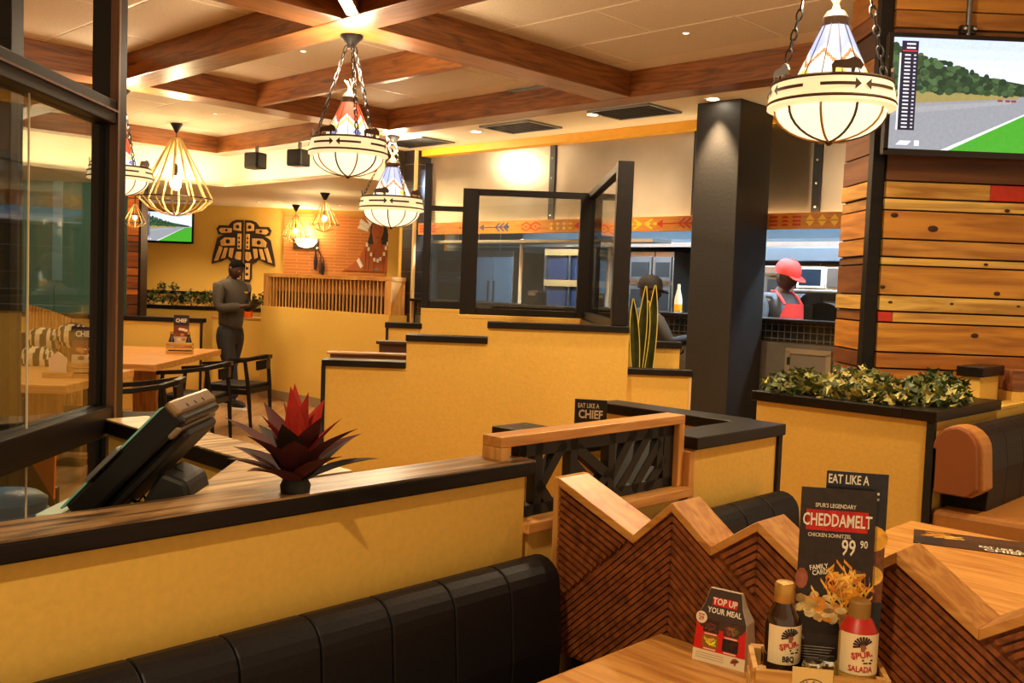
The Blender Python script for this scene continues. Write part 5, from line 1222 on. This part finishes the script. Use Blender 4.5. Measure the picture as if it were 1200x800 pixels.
def person(label, loc, rz, h, top, legs, sleeve, el, wr, head_tilt, head_turn, shoes=MATTE, stance=.10, bulk=1.0):
    """faces local +x; el / wr = (right, left) elbow and wrist joints"""
    k = h/1.75
    t = thing('person', label, 'person', loc, rz); t.scale = (k, k, k)
    # clothes
    R_, L_ = -1, 1
    sh = [(-.01, s*.175, 1.425) for s in (R_, L_)]
    pts = [(0,0,.90,(.108,.140)), (.005,0,.99,(.110,.142)), (.012,0,1.12,(.112,.150)), (.01,0,1.27,(.122,.170)), (-.005,0,1.40,(.105,.15)), (-.005,0,1.485,.068)]
    ed = [(0,1),(1,2),(2,3),(3,4),(4,5)]
    for i, s in enumerate((R_, L_)):
        n = len(pts); m_ = [(sh[i][j]+el[i][j])/2 for j in range(3)]
        pts += [(*sh[i],.078), (*m_, .066), (*el[i], .056), (*wr[i], .043)]; ed += [(4,n),(n,n+1),(n+1,n+2),(n+2,n+3)]
    pts = [(*p_[:3], (tuple(v_*bulk for v_ in p_[3]) if isinstance(p_[3], tuple) else p_[3]*bulk)) for p_ in pts]
    link('jumper', skinned(pts, ed, 0), t, smooth=True).data.materials.append(top)
    pts = [(0,0,1.0,(.09,.12)), (0,0,.90,(.115,.145))]; ed = [(0,1)]
    for s, fx in ((R_, stance), (L_, -stance)):
        n = len(pts); pts += [(.0, s*.085, .80, .105), (fx*.5+.02, s*.095, .50, .070), (fx, s*.10, .10, .058)]; ed += [(1,n),(n,n+1),(n+1,n+2)]
    pts = [(*p_[:3], (tuple(v_*bulk for v_ in p_[3]) if isinstance(p_[3], tuple) else p_[3]*bulk)) for p_ in pts]
    link('trousers', skinned(pts, ed, 0), t, smooth=True).data.materials.append(legs)
    for s, fx in ((R_, stance), (L_, -stance)):
        g = MB(); g.ball((fx+.06, s*.105, .05), .05, sx=2.6, sy=.95, sz=1.0, n=16); g.ball((fx-.02, s*.105, .085), .052, sx=1.1, sy=.9, n=12); o = g.build('shoe', shoes, t, smooth=True)
        MB().slab([(fx+.06+.145*math.cos(a)*(1 if math.cos(a) > 0 else .95), s*.105+.052*math.sin(a)) for a in [2*PI*i/20 for i in range(20)]], 0, .022).build('sole', WHITE, o)
    # body: neck, head and hands as one mesh
    g = MB()
    H = Matrix.Translation((.0,0,1.49)) @ Matrix.Rotation(head_turn, 4, 'Z') @ Matrix.Rotation(head_tilt, 4, 'Y')
    bp_ = [(0,0,1.40,.08), (.005,0,1.50,.055), tuple(H @ Vector((.01,0,.06)))+(.058,)]; be_ = [(0,1),(1,2)]
    for i in (0, 1):
        n = len(bp_); w_ = Vector(wr[i]); d = (w_-Vector(el[i])).normalized(); bp_ += [(*sh[i],.05), (*el[i],.036), tuple(w_+d*.02)+(.027,), tuple(w_+d*.075)+((.034,.020),)]; be_ += [(0,n),(n,n+1),(n+1,n+2),(n+2,n+3)]
    mesh_into(g, skinned(bp_, be_, 0))
    g.xf = H
    n, kk = 20, 16; vs = []; fs = []
    for i in range(kk+1):
        ph = PI*i/kk; z = -math.cos(ph); r = math.sin(ph)
        for j in range(n):
            a = 2*PI*j/n; x, y = r*math.cos(a), r*math.sin(a)
            jaw = 1-.22*max(0, -z)**1.2
            X_ = .098*x*(1 if x < 0 else .96)*jaw+.012; Y_ = .076*y*jaw; Z_ = .122*z+.135
            f = max(0, x)**3
            if abs(y) < .25 and x > 0: X_ += .022*math.exp(-((z+.12)/.16)**2)*(1-abs(y)/.25)*f        # nose
            X_ -= .008*f*math.exp(-((z-.12)/.12)**2)*math.exp(-((abs(y)-.42)/.2)**2)                    # eye sockets
            X_ += .006*f*math.exp(-((z+.50)/.08)**2)*(abs(y) < .35)                                     # lips
            vs.append((X_, Y_, Z_))
    for i in range(kk):
        for j in range(n): fs.append((i*n+j, i*n+(j+1)%n, (i+1)*n+(j+1)%n, (i+1)*n+j))
    g._add(vs, fs)
    for s in (-1, 1): g.ball((-.005, s*.078, .13), .026, sx=.8, sy=.35, sz=1.2, n=10, k=6)              # ears
    g.xf = None
    for i, s in enumerate((R_, L_)):
        w_ = Vector(wr[i]); e_ = Vector(el[i]); d = (w_-e_).normalized(); sd = Vector((0, -s, 0)); sd = (sd-d*sd.dot(d)).normalized(); up = d.cross(sd)*s
        if up.z < 0: up = -up
        for f in range(4):
            b0 = w_+d*.075+sd*(.024-.016*f); L3 = (.030,.034,.032,.025)[f]
            p1 = b0+d*L3+up*.004; p2 = p1+d*L3*.5+up*.022; p3 = p2-d*L3*.1+up*.022
            g.tube([b0-d*.02, b0, p1, p2, p3], [.009,.0092,.0086,.008,.006], 6)
        b0 = w_+d*.03+sd*.03; g.tube([b0-sd*.012, b0+sd*.012+d*.015, b0+sd*.016+d*.04+up*.012, b0+sd*.008+d*.058+up*.02], [.011,.011,.0095,.007], 6)
    body = g.build('body', SKIN, t)
    rm = body.modifiers.new('join', 'REMESH'); rm.mode = 'VOXEL'; rm.voxel_size = .0065; rm.use_smooth_shade = True
    me = bpy.data.meshes.new_from_object(body.evaluated_get(bpy.context.evaluated_depsgraph_get())); body.modifiers.clear(); body.data = me
    if not me.materials: me.materials.append(SKIN)
    me.polygons.foreach_set('use_smooth', [True]*len(me.polygons))
    e = MB(); e.xf = H
    for s in (-1, 1): e.ball((.094, s*.031, .150), .011, n=8, k=6)
    e.build('eyes', EYEW, t, smooth=True); e = MB(); e.xf = H
    for s in (-1, 1): e.ball((.103, s*.031, .150), .0055, n=8, k=6)
    e.build('pupils', MATTE, t, smooth=True)
    e = MB(); e.xf = H; e.ball((.098, 0, .073), .014, sx=.7, sy=1.7, sz=.5, n=10, k=6); e.build('lips', LIP, t, smooth=True)
    return t, H
def cropped_hair(t, H, m_):
    g = MB(); g.xf = H; n = 20; vs = []; fs = []; kk = 8
    for i in range(kk+1):
        z = 1-(.88*i/kk); r = math.sqrt(max(0, 1-z*z))
        for j in range(n):
            a = 2*PI*j/n; x, y = r*math.cos(a), r*math.sin(a); zz = z+.62*max(0, x)*(i/kk); vs.append((.1005*x+.011, .079*y, .1245*zz+.135))
    for i in range(kk):
        for j in range(n): fs.append((i*n+j, i*n+(j+1)%n, (i+1)*n+(j+1)%n, (i+1)*n+j))
    g._add(vs, fs); g.build('hair', m_, t, smooth=True)
def cap_hat(t, H, m_):
    g = MB(); g.xf = H @ Matrix.Translation((0,0,.17)) @ Matrix.Rotation(-.08, 4, 'Y'); g.lathe([(.108,-.01),(.110,.03),(.095,.075),(.06,.105),(1e-4,.115)], 22, (.0,0,0), 1.03, .86)
    o = g.build('cap', m_, t, smooth=True)
    b = MB(); b.xf = H @ Matrix.Translation((.085,0,.165)) @ Matrix.Rotation(.22, 4, 'Y'); b.slab([(.0,-.078),(.05,-.07),(.085,-.04),(.095,0),(.085,.04),(.05,.07),(.0,.078)], -.004, .004); b.build('cap_brim', m_, o, bevel=.002)
    b = MB(); b.xf = H; b.ball((0,0,.287), .009, n=8, k=5); b.build('cap_button', m_, o)
KNIT = plain('grey_knit', srgb(64,58,52), .85, noise=.15, scale=60, bmp=.3); JEAN = plain('dark_jeans', srgb(22,21,29), .8, noise=.2, scale=50)
q = Zp(268, 476, 0)
pe, H = person('man in grey jumper and dark jeans looking down at a phone', (q.x, q.y, 0), -.50, 1.76, KNIT, JEAN, None, [(.03,-.235,1.15),(.03,.235,1.15)], [(.255,-.10,1.185),(.27,.10,1.20)], .45, .0, stance=.17, bulk=1.17)
cropped_hair(pe, H, plain('black_hair', srgb(12,10,9), 1, spec=.1))
MB().box(.14, .149, .045, .115, 1.335, 1.352).build('name_badge', YELLOW, pe)
g = MB(); g.xf = Matrix.Translation((.345,0,1.225)) @ Matrix.Rotation(-.7, 4, 'Y'); g.box(-.07, .07, -.036, .036, 0, .008)
ph = one('phone', g, PLASTIC, 'dark phone held in the hands of the man in grey', 'phone'); ph.location = pe.location; ph.rotation_euler = pe.rotation_euler; ph.scale = pe.scale
GREYT = plain('grey_shirt', srgb(84,92,100), .8, noise=.1, scale=40)
r = (914-600)/FPX+.0157; be = 7.62; al = be*(1-r)/(1+r); q = AB(be, al)
pe, H = person('cook in red cap and red apron behind the kitchen counter', (q.x, q.y, 0), -1.05, 1.85, GREYT, JEAN, None, [(.0,-.27,1.17),(.0,.27,1.17)], [(.23,-.16,1.02),(.25,.14,1.05)], .32, .10)
REDC = plain('red_cloth', srgb(222,60,54), .75, noise=.06, scale=30)
cap_hat(pe, H, REDC)
g = MB(); vs = []; n = 10; zs = [(.55,1.1),(.95,1.05),(1.15,.95),(1.30,.8),(1.40,.55)]
for z, wv in zs:
    for j in range(n+1): a = (-1+2*j/n)*wv; vs.append((.02+.148*math.cos(a*.95)+.004, .190*math.sin(a), z))
g._add(vs, [(i*(n+1)+j, i*(n+1)+j+1, (i+1)*(n+1)+j+1, (i+1)*(n+1)+j) for i in range(len(zs)-1) for j in range(n)]); o = g.build('apron', REDC, pe, smooth=True)
for s in (-1, 1): MB().tube([(.135, s*.095, 1.395), (.09, s*.10, 1.45), (.03, s*.085, 1.495), (-.06, s*.05, 1.50)], .012, 6).build('apron_strap', REDC, o, smooth=True)
DARKC = plain('dark_uniform', srgb(30,26,28), .8, noise=.15, scale=40)
r = (757-600)/FPX+.0157; be = 6.52; al = be*(1-r)/(1+r); q = AB(be, al)
pe, H = person('person in dark clothes and black cap at the kitchen counter behind the snake plant', (q.x, q.y, 0), .25, 1.66, DARKC, JEAN, None, [(.10,-.29,1.19),(.02,.27,1.17)], [(.34,-.24,1.24),(.28,.12,1.10)], .12, .0)
cap_hat(pe, H, DARKC)
